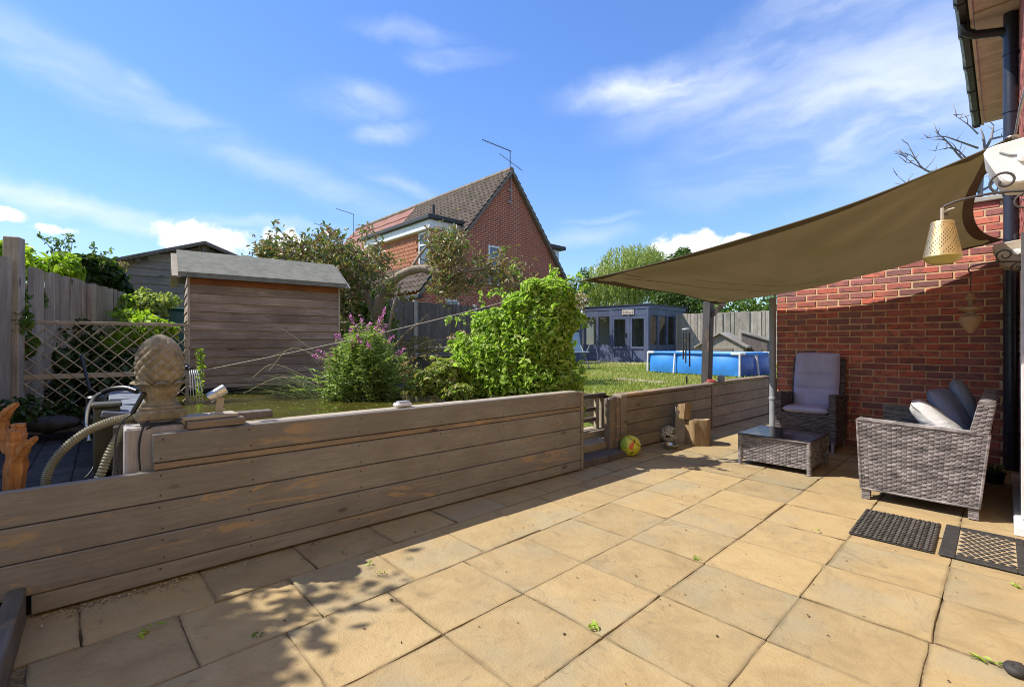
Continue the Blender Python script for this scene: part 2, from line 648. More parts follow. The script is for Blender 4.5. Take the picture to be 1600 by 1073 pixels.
def brick_mat():
    m, t = newmat('red_brick')
    v, r = coords(t, 31)
    c = ramp(t, r, [(0.0, (.52, .105, .055)), (0.2, (.33, .095, .075)), (0.4, (.60, .15, .08)), (0.55, (.24, .105, .10)), (0.7, (.36, .13, .12)), (0.85, (.54, .10, .05)), (1.0, (.20, .085, .08))])
    sv = N(t, 'ShaderNodeMapping', {0: v, 3: (7, 7, 13)}).outputs[0]
    f = noise(t, sv, 1.5, 6, 0.65, 0.5)
    c = mixc(t, smap(t, f, 0.46, 0.64, 0, 0.75), c, (.15, .082, .08))
    sp = noise(t, v, 60, 4, 0.7)
    c = mixc(t, smap(t, sp, 0.58, 0.75, 0, .5), c, (.05, .035, .03))
    c = mixc(t, smap(t, sp, 0.26, 0.38, .35, 0), c, (.44, .19, .11))
    nb = bump(t, mth(t, 'ADD', f, mth(t, 'MULTIPLY', sp, .7)), .6, .006)
    c = N(t, 'ShaderNodeHueSaturation', {'Saturation': .92, 'Value': 1.14, 'Color': c}).outputs[0]
    finish(t, c, .9, nb, spec=.2)
    return m


def far_brick():
    m, t = newmat('far_brickwork')
    c = N(t, 'ShaderNodeTexCoord').outputs['Object']
    s = N(t, 'ShaderNodeSeparateXYZ', {0: c})
    v = N(t, 'ShaderNodeCombineXYZ', {0: mth(t, 'ADD', s.outputs[0], s.outputs[1]), 1: s.outputs[2]}).outputs[0]
    b = N(t, 'ShaderNodeTexBrick', {'Vector': v, 'Color1': (.37, .075, .045, 1), 'Color2': (.21, .058, .045, 1), 'Mortar': (.50, .34, .22, 1), 'Scale': 1.0, 'Mortar Size': 0.012, 'Mortar Smooth': .2, 'Bias': -.2,
                                        'Brick Width': .225, 'Row Height': .075})
    f = noise(t, c, 1.2, 4, .6)
    col = mixc(t, smap(t, f, .4, .7, 0, .3), b.outputs[0], (.32, .08, .045))
    nb = bump(t, b.outputs[1], .5, .012)
    finish(t, col, .9, nb, spec=.2)
    return m


def wicker_mat(name, ca, cb, cc):
    m, t = newmat(name)
    v, r = coords(t)
    a = N(t, 'ShaderNodeMapping', {0: v, 3: (10, 10, 46)}).outputs[0]
    f = noise(t, a, 1.2, 2, .5)
    c = ramp(t, f, [(.3, ca), (.5, cb), (.7, cc)])
    g = noise(t, v, 150, 2, .5)
    c = mixc(t, smap(t, g, .45, .7, 0, .35), c, ca)
    finish(t, c, .48, bump(t, g, .2, .002), spec=.4)
    return m


def soft(name, c, rough=.9, weave=900, wrinkle=.5, c2=None):
    m, t = newmat(name)
    v, r = coords(t)
    f = noise(t, v, 6, 4, .6)
    col = mixc(t, smap(t, f, .3, .7), c, c2 or tuple(k * .86 for k in c))
    w = noise(t, v, 9, 3, .55, .8)
    h = mth(t, 'ADD', mth(t, 'MULTIPLY', w, 2.0), mth(t, 'MULTIPLY', noise(t, v, 160, 2, .6), .12))
    finish(t, col, rough, bump(t, h, wrinkle, .012), spec=.15)
    return m


def water_mat():
    m, t = newmat('pond_water')
    v = N(t, 'ShaderNodeTexCoord').outputs['Object']
    f = noise(t, v, 1.6, 4, .6)
    c = mixc(t, smap(t, f, .3, .7), (.060, .058, .010), (.095, .088, .016))
    h = noise(t, v, 9, 3, .5, .6)
    finish(t, c, .04, bump(t, h, .10, .01), spec=.5)
    return m


def lawn_mat():
    m, t = newmat('lawn_turf')
    v = N(t, 'ShaderNodeTexCoord').outputs['Object']
    f = noise(t, v, .9, 5, .6)
    c = ramp(t, f, [(.3, (.12, .18, .03)), (.5, (.17, .215, .045)), (.68, (.34, .27, .10))])
    g = noise(t, v, 30, 5, .7)
    c = mixc(t, smap(t, g, .35, .7, 0, .5), c, (.09, .13, .022))
    finish(t, c, .95, bump(t, g, .8, .03), spec=.1)
    return m


def sail_mat():
    m, t = newmat('sail_cloth')
    v = N(t, 'ShaderNodeTexCoord').outputs['Object']
    f = noise(t, v, 1.6, 5, .6, .4)
    c = mixc(t, smap(t, f, .35, .7), (.145, .114, .066), (.118, .098, .050))
    c = mixc(t, smap(t, noise(t, v, .7, 3, .5), .52, .72, 0, .45), c, (.10, .105, .032))
    w = N(t, 'ShaderNodeTexWave', {'Vector': v, 'Scale': 150, 'Distortion': .4}).outputs[1]
    h = mth(t, 'ADD', mth(t, 'MULTIPLY', w, .05), noise(t, N(t, 'ShaderNodeMapping', {0: v, 2: (0, 0, .8), 3: (1.2, 9, 1)}).outputs[0], 1.0, 3, .5))
    b = N(t, 'ShaderNodeBsdfPrincipled', {'Base Color': c, 'Roughness': .9, 'Specular IOR Level': .15, 'Normal': bump(t, h, .5, .02)})
    tr = N(t, 'ShaderNodeBsdfTranslucent', {'Color': mixc(t, 1.0, c, (1.2, 1.1, .85), 'MULTIPLY')})
    mx = N(t, 'ShaderNodeMixShader', {0: .28, 1: b.outputs[0], 2: tr.outputs[0]})
    N(t, 'ShaderNodeOutputMaterial', {0: mx.outputs[0]})
    return m


def glass_mat(name, tint=(.9, .95, .95), refl=.12):
    m, t = newmat(name)
    g = N(t, 'ShaderNodeBsdfGlossy', {'Color': (1, 1, 1, 1), 'Roughness': .01})
    tr = N(t, 'ShaderNodeBsdfTransparent', {'Color': tuple(tint) + (1,)})
    fr = N(t, 'ShaderNodeFresnel', {'IOR': 1.5}).outputs[0]
    mx = N(t, 'ShaderNodeMixShader', {0: mth(t, 'ADD', fr, refl, True), 1: tr.outputs[0], 2: g.outputs[0]})
    N(t, 'ShaderNodeOutputMaterial', {0: mx.outputs[0]})
    return m


def stone_mat():
    m, t = newmat('cast_stone')
    v = N(t, 'ShaderNodeTexCoord').outputs['Object']
    f = noise(t, v, 14, 7, .68)
    c = ramp(t, f, [(.3, (.13, .112, .082)), (.5, (.265, .225, .16)), (.7, (.37, .325, .245))])
    g = noise(t, v, 5, 4, .6)
    c = mixc(t, smap(t, g, .48, .68, 0, .6), c, (.10, .082, .055))
    l = noise(t, v, 7, 5, .7, .5)
    c = mixc(t, smap(t, l, .58, .68, 0, .7), c, (.25, .22, .10))
    finish(t, c, .95, bump(t, noise(t, v, 90, 5, .7), .7, .004), spec=.15)
    return m


def joint_mat():
    m, t = newmat('joint_sand')
    v = N(t, 'ShaderNodeTexCoord').outputs['Object']
    f = noise(t, v, 2.2, 5, .65)
    c = ramp(t, f, [(.34, (.02, .016, .011)), (.44, (.14, .10, .055)), (.52, (.34, .255, .145))])
    g = noise(t, v, 90, 4, .7)
    c = mixc(t, smap(t, g, .4, .7, 0, .6), c, (.03, .024, .016))
    finish(t, c, .95, bump(t, g, .9, .01), spec=.1)
    return m


def ball_mat(name, base, a, b):
    m, t = newmat(name)
    finish(t, base, .35, spec=.4)
    return m


M['slab'] = slab_mat()
M['joint'] = joint_mat()
M['brick'] = brick_mat()
M['mortar'] = surf('mortar', (.58, .42, .235), (.68, .51, .32), 9, .95, .5, 90, .004, 0)
M['farbrick'] = far_brick()
M['wallboard'] = wood('painted_sleeper', (.195, .180, .165), (.258, .242, .224), 0, 34, .6, wear=(.36, .25, .145), wear_at=(.545, .625), vary=.1, bmp=.25, stain=(.145, .128, .114))
M['worn'] = wood('worn_pine', (.19, .155, .12), (.31, .225, .15), 0, 30, .7, wear=(.40, .26, .14), wear_at=(.48, .6), vary=.06, stain=(.14, .11, .085))
M['coping'] = wood('bleached_coping', (.33, .28, .22), (.46, .40, .32), 0, 18, .8, vary=.08, stain=(.27, .22, .17))
M['farboard'] = wood('far_sleeper', (.21, .18, .145), (.31, .265, .21), 0, 30, .65, wear=(.38, .21, .09), wear_at=(.56, .66), vary=.12)
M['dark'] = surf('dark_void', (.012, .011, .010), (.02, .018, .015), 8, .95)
M['fence'] = wood('weathered_fence', (.27, .24, .205), (.42, .375, .32), 2, 40, .85, vary=.22)
M['fenceback'] = wood('silver_fence', (.29, .26, .22), (.44, .40, .34), 2, 36, .85, vary=.18)
M['fencedark'] = wood('grey_fence', (.12, .10, .09), (.19, .165, .15), 2, 20, .85, vary=.2)
M['trellis'] = wood('trellis_wood', (.34, .285, .215), (.46, .395, .305), 0, 22, .85, vary=.15, knots=False)
M['shedboard'] = wood('shed_cladding', (.26, .19, .145), (.43, .345, .285), 0, 34, .78, vary=.22, stain=(.13, .092, .072))
M['shedred'] = wood('shed_cladding_fresh', (.20, .07, .025), (.30, .115, .045), 0, 14, .7, vary=.12, stain=(.10, .04, .02))
M['bigshed'] = wood('big_shed_cladding', (.22, .205, .20), (.36, .34, .33), 0, 26, .85, vary=.16)
M['felt'] = surf('roof_felt', (.165, .165, .135), (.225, .222, .18), 12, .95, .6, 300, .003, .05, dirt=(.10, .11, .08))
M['palewood'] = wood('pale_wood', (.40, .34, .27), (.52, .46, .38), 0, 14, .75, vary=.08)
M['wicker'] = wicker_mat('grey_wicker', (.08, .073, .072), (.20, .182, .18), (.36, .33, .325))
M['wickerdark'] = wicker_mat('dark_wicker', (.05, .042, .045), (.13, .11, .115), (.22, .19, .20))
M['lilac'] = soft('lilac_cushion', (.50, .485, .68))
M['palecushion'] = soft('pale_cushion', (.68, .68, .68))
M['bluecushion'] = soft('blue_cushion', (.21, .25, .36))
M['slatecushion'] = soft('slate_cushion', (.27, .31, .38))
M['piping'] = flat('piping', (.12, .12, .13), .8)
M['black'] = flat('black_plastic', (.016, .017, .020), .34)
M['rubber'] = surf('black_rubber', (.026, .025, .025), (.045, .042, .04), 30, .7, .4, 120, .003, .05)
M['matgrey'] = surf('rubber_link', (.055, .05, .046), (.12, .105, .09), 18, .75, .4, 120, .003, .05)
M['coir'] = surf('coir', (.36, .27, .16), (.46, .36, .23), 60, .95, .8, 400, .004, 0)
M['pipe'] = flat('navy_black_pipe', (.022, .026, .042), .3)
M['greypipe'] = flat('grey_metal', (.30, .32, .35), .42)
M['steel'] = flat('brushed_steel', (.55, .54, .52), .3, 1.0)
M['white'] = flat('white_plastic', (.78, .78, .77), .4)
M['upvc'] = flat('white_upvc', (.74, .75, .74), .35)
M['soffit'] = wood('soffit_board', (.78, .63, .50), (.86, .72, .60), 1, 10, .7, vary=.06, knots=False)
M['roofbrown'] = surf('brown_pantile', (.17, .125, .092), (.26, .205, .155), 3, .9, .5, 30, .01, .0, dirt=(.13, .125, .06))
M['roofred'] = surf('red_tile', (.22, .095, .075), (.28, .14, .11), 2, .9, .4, 30, .01, .0)
M['tilehung'] = surf('hung_tile', (.32, .115, .06), (.42, .18, .10), 5, .85, .4, 30, .01, .12)
M['lead'] = flat('dark_lead', (.035, .036, .04), .6)
M['winglass'] = flat('window_pane', (.10, .13, .16), .06, 0, .8)
M['navy'] = wood('navy_paint', (.078, .098, .165), (.105, .130, .205), 2, 12, .55, vary=.08, knots=False, bmp=.2)
M['bluegrey'] = wood('blue_grey_paint', (.16, .20, .27), (.20, .24, .31), 2, 12, .55, vary=.08, knots=False, bmp=.2)
M['glass'] = glass_mat('clear_pane', refl=.05)
M['tableglass'] = flat('smoked_glass', (.014, .015, .018), .13, 0, .6)
M['water'] = water_mat()
M['lawn'] = lawn_mat()
M['soil'] = surf('soil', (.035, .026, .017), (.075, .056, .035), 12, .95, .9, 60, .02, 0)
M['ground'] = surf('far_ground', (.07, .085, .03), (.10, .11, .045), .4, .95, .3, 8, .03, 0)
M['paver'] = surf('dark_block', (.028, .028, .033), (.055, .052, .056), 14, .85, .5, 80, .004, .25)
M['concrete'] = surf('concrete', (.30, .28, .245), (.40, .375, .33), 5, .9, .4, 60, .004, .05)
M['buff'] = surf('buff_paving', (.40, .33, .24), (.50, .42, .31), 4, .9, .3, 40, .004, .08)
M['sail'] = sail_mat()
M['flatstone'] = surf('flat_stone', (.22, .19, .12), (.30, .26, .17), 9, .9)
M['palewall'] = surf('pale_lining', (.60, .54, .44), (.68, .62, .52), 4, .9)
M['hem'] = soft('sail_hem', (.10, .085, .055), wrinkle=.1)
M['rope'] = flat('pale_rope', (.52, .48, .40), .8)
M['cable'] = flat('black_cable', (.012, .012, .013), .5)
M['iron'] = flat('wrought_iron', (.05, .042, .04), .55)
M['lantern'] = flat('lantern_metal', (.66, .49, .26), .4, .85)
M['lanternglass'] = surf('amber_glass', (.42, .34, .07), (.50, .42, .12), 8, .3, 0, 60, .001, 0, spec=.5, **{'Transmission Weight': .3})
M['turned'] = wood('turned_wood', (.30, .19, .10), (.42, .28, .15), 2, 30, .65, knots=False)
M['stone'] = stone_mat()
M['hose'] = surf('ribbed_hose', (.27, .25, .17), (.35, .33, .23), 10, .6, .15, 80, .002, 0)
M['driftwood'] = wood('orange_driftwood', (.34, .135, .04), (.50, .235, .085), 2, 26, .75, vary=.02, stain=(.20, .075, .025), wear=(.12, .05, .02), wear_at=(.55, .62))
M['log'] = wood('log_bark', (.22, .145, .075), (.36, .255, .14), 2, 26, .85, vary=.05)
M['logend'] = surf('log_end', (.42, .31, .18), (.52, .40, .25), 22, .85, .5, 80, .004, .05, dirt=(.24, .16, .08))
M['slate'] = surf('blue_slate', (.12, .135, .165), (.19, .205, .24), 7, .7, .4, 60, .003, .08)
M['poolblue'] = flat('pool_blue', (.045, .25, .70), .38)
M['poolshade'] = flat('pool_blue_shaded', (.04, .12, .52), .38)  # pool blue with the shade of the right end put into the colour
M['poolprint'] = flat('pool_print', (.42, .58, .80), .5)
M['teal'] = flat('teal_plastic', (.035, .145, .145), .45)
M['yellow'] = flat('ball_yellow', (.66, .62, .05), .35)
M['ballgreen'] = flat('ball_lime', (.36, .50, .06), .35)
M['ballred'] = flat('ball_red', (.72, .10, .03), .35)
M['ballblack'] = flat('ball_black', (.02, .02, .02), .35)
M['ballwhite'] = flat('ball_cream', (.55, .52, .40), .4)
M['bark'] = wood('bark', (.24, .195, .14), (.42, .35, .26), 2, 9, .9, knots=False, bmp=.8, vary=.05)
M['deadbark'] = surf('bare_bark', (.25, .22, .19), (.36, .33, .30), 9, .9, .5)
M['stem'] = surf('green_stem', (.10, .14, .04), (.16, .19, .06), 9, .7, .1)
M['drystem'] = surf('dry_stem', (.30, .25, .15), (.40, .34, .22), 9, .8, .1)
M['lf_bright'] = leafmat('leaf_bright', [(.14, .24, .025), (.27, .39, .04), (.38, .51, .08), (.48, .59, .15), (.48, .50, .16)], .48, tcol=(1.0, 1.3, .55))
M['lf_mid'] = leafmat('leaf_mid', [(.08, .14, .03), (.12, .20, .04), (.18, .27, .065)], .35)
M['lf_low'] = leafmat('leaf_low', [(.10, .15, .028), (.18, .26, .045), (.29, .35, .07), (.30, .23, .10)], .38)
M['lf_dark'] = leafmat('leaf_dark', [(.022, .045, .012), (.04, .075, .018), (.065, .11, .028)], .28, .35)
M['lf_fence'] = leafmat('leaf_fence', [(.16, .28, .03), (.25, .38, .04), (.36, .47, .07)], .48)
M['lf_strife'] = leafmat('leaf_strife', [(.17, .26, .07), (.26, .36, .10), (.36, .45, .16)], .36)
M['lf_magnolia'] = leafmat('leaf_tree', [(.09, .16, .04), (.16, .22, .065), (.28, .28, .13), (.24, .12, .075), (.46, .41, .28)], .28, .32)
M['lf_dry'] = leafmat('leaf_dry', [(.22, .19, .08), (.31, .26, .13), (.40, .33, .20), (.20, .12, .07)], .3)
M['lf_willow'] = leafmat('leaf_willow', [(.22, .28, .07), (.31, .37, .10), (.40, .46, .16)], .4)
M['lf_tree'] = leafmat('leaf_far', [(.05, .095, .025), (.08, .14, .035), (.12, .185, .05)], .32)
M['petal'] = leafmat('petal_pink', [(.50, .15, .40), (.62, .26, .52), (.72, .42, .62)], .3, .6, (1.1, .8, 1.0))
M['reed'] = leafmat('reed', [(.10, .15, .04), (.17, .21, .07), (.30, .28, .13)], .25)
M['grass'] = leafmat('grass_blade', [(.16, .24, .035), (.24, .31, .06), (.34, .36, .09), (.44, .36, .14)], .35)
M['dryleaf'] = leafmat('dry_litter', [(.35, .27, .16), (.45, .38, .26), (.20, .13, .08)], .1, .8)
# ================================================================== ground, patio, lawn, pond
def struct(mb, name, mats, parent=None, **k):
    return mb.build(name, mats, parent, kind='structure', **k)


g = MB()
g.add([(-400, -200, -.35), (400, -200, -.35), (400, 700, -.35), (-400, 700, -.35)], [(0, 1, 2, 3)])
struct(g, 'ground', M['ground'])

# patio bed (joints) with 450 mm flags laid along the house
pb = MB()
pts = [FH(-3.5, -.085), FH(9.5, -.09), FH(9.5, 4.2), FH(-3.5, 4.2)]
pb.prism([p + Vector((0, 0, -.2)) for p in pts], (0, 0, .1925))
patio = struct(pb, 'patio', M['joint'])


def slab_mesh(k, lx=.4618, ly=.4618):
    q = random.Random(100 + k)
    def ring(h, ins, z):
        out = []
        n = 5
        for sx, sy, ex, ey in ((-1, -1, 1, -1), (1, -1, 1, 1), (1, 1, -1, 1), (-1, 1, -1, -1)):
            for i in range(n):
                f = i / n
                x = (sx + (ex - sx) * f) * (lx / 2 - ins)
                y = (sy + (ey - sy) * f) * (ly / 2 - ins)
                j = .0028 if i else .0055
                out.append((x + q.uniform(-j, j) - (sx * .002 if not i else 0), y + q.uniform(-j, j), z + q.uniform(-.0006, .0006)))
        return out
    a, b, c = ring(0, 0, -.03), ring(0, 0, -.0028), ring(0, .003, 0)
    n = len(a)
    v = a + b + c
    f = [(i, (i + 1) % n, n + (i + 1) % n, n + i) for i in range(n)]
    f += [(n + i, n + (i + 1) % n, 2 * n + (i + 1) % n, 2 * n + i) for i in range(n)]
    f.append(tuple(range(2 * n, 3 * n)))
    me = bpy.data.meshes.new('paving_slab')
    me.from_pydata(v, [], f)
    me.materials.append(M['slab'])
    return me


slabs = [slab_mesh(k) for k in range(9)]
half = [slab_mesh(20 + k, .4605, .225) for k in range(3)]
U0, V0 = 2.062, .207
for i in range(-10, 15):
    for j in range(-1, 8):
        u = U0 + (i + .5) * .4645 + (0, 0, 0, 0, 0, .16, .31, .05)[max(j, 0)]
        y = V0 + (j - .5) * .4645 + .0
        if j == -1:
            continue
        p = FH(u, y)
        wl = toW(p)
        if wl[1] > 3.45 or u > 8.8 or u < -1.8 or wl[0] < -.36:
            continue
        if wl[1] > 3.2 and not 3.2 < wl[0] < 4.5 and wl[1] > 3.42:
            continue
        if abs(u - 6.82) < .3 and y < 2.1 and u > 6.75:
            continue
        dz = rnd.uniform(-.0025, .0025)
        o = piece('paving_slab', slabs[rnd.randrange(9)], patio, (p.x + rnd.uniform(-.0018, .0018), p.y + rnd.uniform(-.0018, .0018), dz),
                  (rnd.uniform(-.0035, .0035), rnd.uniform(-.0035, .0035), ANG_H + rnd.uniform(-.005, .005) + rnd.choice((0, math.pi / 2, math.pi, -math.pi / 2))))
# narrow row against the house
for i in range(-5, 10):
    u = U0 + (i + .5) * .4645
    if u < .1 or u > 6.6:
        continue
    p = FH(u, .207 - .4645 * .5 - .232 + .117)
    piece('paving_slab', half[rnd.randrange(3)], patio, (p.x, p.y, rnd.uniform(-.003, .001)), (0, 0, ANG_H + rnd.choice((0, math.pi))))

# lawn terrace
lw = MB()
for (a0, a1, y0, y1) in ((4.56, 40, 3.26, 22), (3.42, 4.559, 6.0, 22), (2.95, 3.419, 4.05, 22), (-14, 2.949, 6.1, 22), (-80, 110, 22.001, 160)):
    b = len(lw.v)
    c = [FW(a0, y0), FW(a1, y0), FW(a1, y1), FW(a0, y1)]
    lw.add([p + Vector((0, 0, .58)) for p in c], [(0, 1, 2, 3)], 0)
    cc = [p + Vector((0, 0, .575)) for p in c]
    dn = [p + Vector((0, 0, -.4)) for p in c]
    lw.add(cc + dn, [(i, (i + 1) % 4, 4 + (i + 1) % 4, 4 + i) for i in range(4)], 1)
b = len(lw.v)
rp = [FW(3.42, WY + .76, .20), FW(4.555, WY + .76, .20), FW(4.555, 5.995, .579), FW(3.42, 5.995, .579)]
lw.add(rp, [(0, 1, 2, 3)], 0)
lw.add(rp + [p - Vector((0, 0, .6)) for p in rp], [(i, (i + 1) % 4, 4 + (i + 1) % 4, 4 + i) for i in range(4)], 1)
lawn = struct(lw, 'lawn', [M['lawn'], M['soil']])

# grass blades on the near lawn, and longer tufts at the edges
n = 70000
a_ = rng.uniform(3.0, 16, n)
y_ = 3.3 + (rng.random(n) ** 1.5) * 13
ok = ~((a_ < 4.6) & (y_ < 6.0))
a_, y_ = a_[ok], y_[ok]
n = len(a_)
cw, sw = math.cos(ANG_W), math.sin(ANG_W)
bx, by = a_ * cw - y_ * sw, a_ * sw + y_ * cw
h = rng.uniform(.018, .05, n)
h[rng.random(n) < .02] *= 2.2
th = rng.uniform(0, 2 * np.pi, n)
w_ = .004 + .0006 * by
lx_, ly_ = rng.normal(0, .5, n) * h, rng.normal(0, .5, n) * h
V = np.stack([np.stack([bx - np.cos(th) * w_, by - np.sin(th) * w_, np.full(n, .58)], 1), np.stack([bx + np.cos(th) * w_, by + np.sin(th) * w_, np.full(n, .58)], 1),
              np.stack([bx + lx_, by + ly_, .58 + h], 1)], 1)
patch = .5 + .32 * np.sin(bx * 1.1 + .6 * by) * np.cos(by * .8 - bx * .4) + rng.normal(0, .16, n)
keep = rng.random(n) < np.clip(1.25 - patch * .75, .3, 1)
V, patch = V[keep], patch[keep]
fast_mesh('grass', V.reshape(-1, 3), np.arange(len(V) * 3).reshape(-1, 3), M['grass'], None, np.repeat(np.clip(patch, 0, 1), 3), kind='stuff')

# dark block-paved yard behind the low part of the wall
yb = MB()
yb.prism([FW(-2.2, WY + .06, .2), FW(-.02, WY + .06, .2), FW(-.02, WY + 3.2, .2), FW(-2.2, WY + 3.2, .2)], (0, 0, .25))
yard = struct(yb, 'yard', M['soil'])
pm = [board_mesh('block_paver', (.097, .197, .05), .005, M['paver']) for k in range(3)]
for i in range(14):
    for j in range(13):
        x = -.08 - i * .1
        y = .16 + j * .2 + (i % 2) * .1
        if y > 2.45 or x < -1.25 + max(0, y - .3) * .35:
            continue
        p = FW(x, WY + y)
        piece('block_paver', pm[(i + j) % 3], yard, (p.x, p.y, .436 + rnd.uniform(-.003, .003)), (rnd.uniform(-.01, .01), rnd.uniform(-.01, .01), ANG_W + rnd.uniform(-.01, .01)))
# bed behind the trellis and beside the pond
sb = MB()
sb.prism([FW(-2.6, WY + 2.55, .1), FW(.75, WY + 2.55, .1), FW(.75, WY + 3.2, .1), FW(-2.6, WY + 3.2, .1)], (0, 0, .38))
sb.prism([FW(1.9, WY + .18, .1), FW(3.37, WY + .18, .1), FW(3.37, WY + 1.2, .1), FW(1.9, WY + 1.2, .1)], (0, 0, .556))
sb.prism([FW(1.6, WY + 1.22, .1), FW(3.37, WY + 1.22, .1), FW(3.37, WY + 3.15, .1), FW(1.6, WY + 3.15, .1)], (0, 0, .553))
struct(sb, 'flower_bed', M['soil'])
# pond
pw_ = MB()
pw_.grid(lambda u, v: FW(.24 + u * 2.5, WY + .16 + v * 2.78, .665), 30, 30)
struct(pw_, 'water', M['water'])
pe = MB()
pe.prism([FW(.26, WY + 2.93, .3), FW(2.2, WY + 2.93, .3), FW(2.2, WY + 3.16, .3), FW(.26, WY + 3.16, .3)], (0, 0, .42))
struct(pe, 'pond_bank', M['dark'])

# bark bed in the near left corner and the timber edging that holds it
bb = MB()
bb.prism([FW(-1.6, WY - 1.6, .0), FW(-.31, WY - 1.6, .0), FW(-.31, WY - .01, .0), FW(-1.6, WY - .01, .0)], (0, 0, .075))
struct(bb, 'bark_bed', M['soil'])
te = thing('timber_edging', 'low grey timber edging board at the corner under the long sleeper wall', 'garden edging', FW(-.28, WY - .02), ANG_W)
e1 = MB().box(-.03, .03, -1.35, 0, .0, .153, .006)
e1.build('edging_board', wood('edging', (.13, .115, .10), (.20, .18, .16), 1, 14, .6, wear=(.33, .22, .10), wear_at=(.56, .66)), te)
for k in range(160):
    pass
lit = FW(-.9, WY - .8)
n = 900
p = np.array([list(FW(a, y, .08)) for a, y in zip(rng.uniform(-1.5, -.33, n), rng.uniform(WY - 1.5, WY - .03, n))])
p[:, 2] += rng.uniform(0, .02, n)
leaves('bark_chips', p, .04, leafmat('chips', [(.09, .05, .03), (.16, .09, .05), (.22, .14, .08)], .0, .9), None, simple=True, kind='stuff')

# ================================================================== long sleeper wall
lwall = thing('retaining_wall', 'long grey painted sleeper wall holding the pond, orange wear on its boards', 'retaining wall', FW(0, WY), ANG_W)
XR = 3.405
for (x0, x1, z0, z1, mt) in ((-.238, XR, .014, .097, 'wallboard'), (-1.6, XR, .102, .248, 'wallboard'), (-1.6, XR, .253, .407, 'wallboard'), (-1.6, XR, .412, .564, 'wallboard'),
                             (.19, XR, .569, .601, 'worn'), (.186, XR, .606, .748, 'wallboard')):
    me = board_mesh('board', (x1 - x0, .045, z1 - z0), .004, M[mt])
    piece('board', me, lwall, ((x0 + x1) / 2, .0225 + rnd.uniform(-.002, .002), (z0 + z1) / 2), (rnd.uniform(-.012, .012), 0, 0))
scw = MB()
for z in (.075, .13, .22, .28, .38, .44, .54, .63, .72):
    for x in (-.9, .22, .62, 1.25, 1.85, 2.45, 3.05, 3.36):
        if x < .2 and z > .56:
            continue
        scw.lathe([(.0045, 0), (.004, .0015), (0, .001)], 8, (x + rnd.uniform(-.01, .01), -.001, z + rnd.uniform(-.004, .004)), M=Matrix.Rotation(math.pi / 2, 3, 'X'))
scw.build('screw_heads', M['lead'], lwall, kind='stuff')
MB().box(XR + .002, XR + .034, -.008, .05, .012, .745, .003).build('corner_trim', M['farboard'], lwall)
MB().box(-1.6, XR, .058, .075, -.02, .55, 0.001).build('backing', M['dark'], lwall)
MB().box(XR - .01, XR + .02, .055, 1.2, -.02, .70, 0.004).build('end_board', M['farboard'], lwall)
MB().box(.20, 2.15, .050, .150, .716, .750, .004).build('coping_board', M['coping'], lwall)
MB().box(2.155, XR, .050, .150, .714, .747, .004).build('coping_board', M['coping'], lwall)

# pond edge: pillar below the finial, side wall with slates
pe = thing('pond_edge', 'weathered timber pond edge topped with blue grey slates behind the stone pineapple', 'garden wall', FW(.06, WY + .08), ANG_W)
MB().box(.02, .27, .0, .26, .38, .775, .01).build('pillar', wood('grey_pillar', (.30, .27, .26), (.46, .43, .42), 2, 14, .85), pe)
MB().box(.245, .33, -.035, .02, .44, .70, .008).build('post', wood('mossy_post', (.15, .13, .07), (.26, .22, .12), 2, 14, .85), pe)
MB().box(-.02, .16, .28, 2.6, .35, .76, .01).build('side_wall', M['fencedark'], pe)
for k, (y0, y1, dx, tilt) in enumerate(((.34, .78, -.02, .16), (.82, 1.16, .0, -.10), (1.2, 1.75, .02, .05), (1.8, 2.4, .0, 0))):
    MB().cbox((.07 + dx, (y0 + y1) / 2, .80), (.24, y1 - y0, .035), .006, Matrix.Rotation(tilt, 3, 'Y')).build('slate', M['slate'], pe)

# ================================================================== far sleeper wall with posts, steps, little gate
A2 = math.atan2(7.946 - 5.17, 4.31 - 1.198)
fwall = thing('retaining_wall', 'shorter brown sleeper wall below the lawn behind the two footballs', 'retaining wall', (1.198, 5.17, 0), A2)
for (x0, x1, zs) in ((.09, 2.14, (.012, .15, .298, .446, .598)), (2.20, 4.25, (.012, .158, .305, .452, .612))):
    for z0, z1 in zip(zs, zs[1:]):
        me = board_mesh('board', (x1 - x0, .045, z1 - z0 - .006), .004, M['farboard'])
        piece('board', me, fwall, ((x0 + x1) / 2, .024 + rnd.uniform(-.003, .003), (z0 + z1) / 2), (rnd.uniform(-.02, .02), 0, 0))
MB().box(.0, 2.15, -.012, .12, .605, .640, .006).build('coping_board', M['worn'], fwall)
MB().box(2.17, 4.25, -.008, .12, .62, .652, .006).build('coping_board', M['worn'], fwall)
MB().box(2.145, 2.195, -.01, .06, .0, .60, .005).build('batten', M['worn'], fwall)
MB().box(4.252, 4.32, -.01, .07, .0, .63, .005).build('post', M['worn'], fwall)
MB().box(-.02, .085, -.02, .09, .0, .632, .006).build('post', M['farboard'], fwall)
MB().box(-.075, -.026, -.01, .10, .0, .615, .006).build('post', M['worn'], fwall)
MB().box(-.16, -.08, .02, .11, .0, .60, .006).build('post', M['farboard'], fwall)
MB().box(.09, 4.2, .06, .08, -.02, .58, .001).build('backing', M['dark'], fwall)

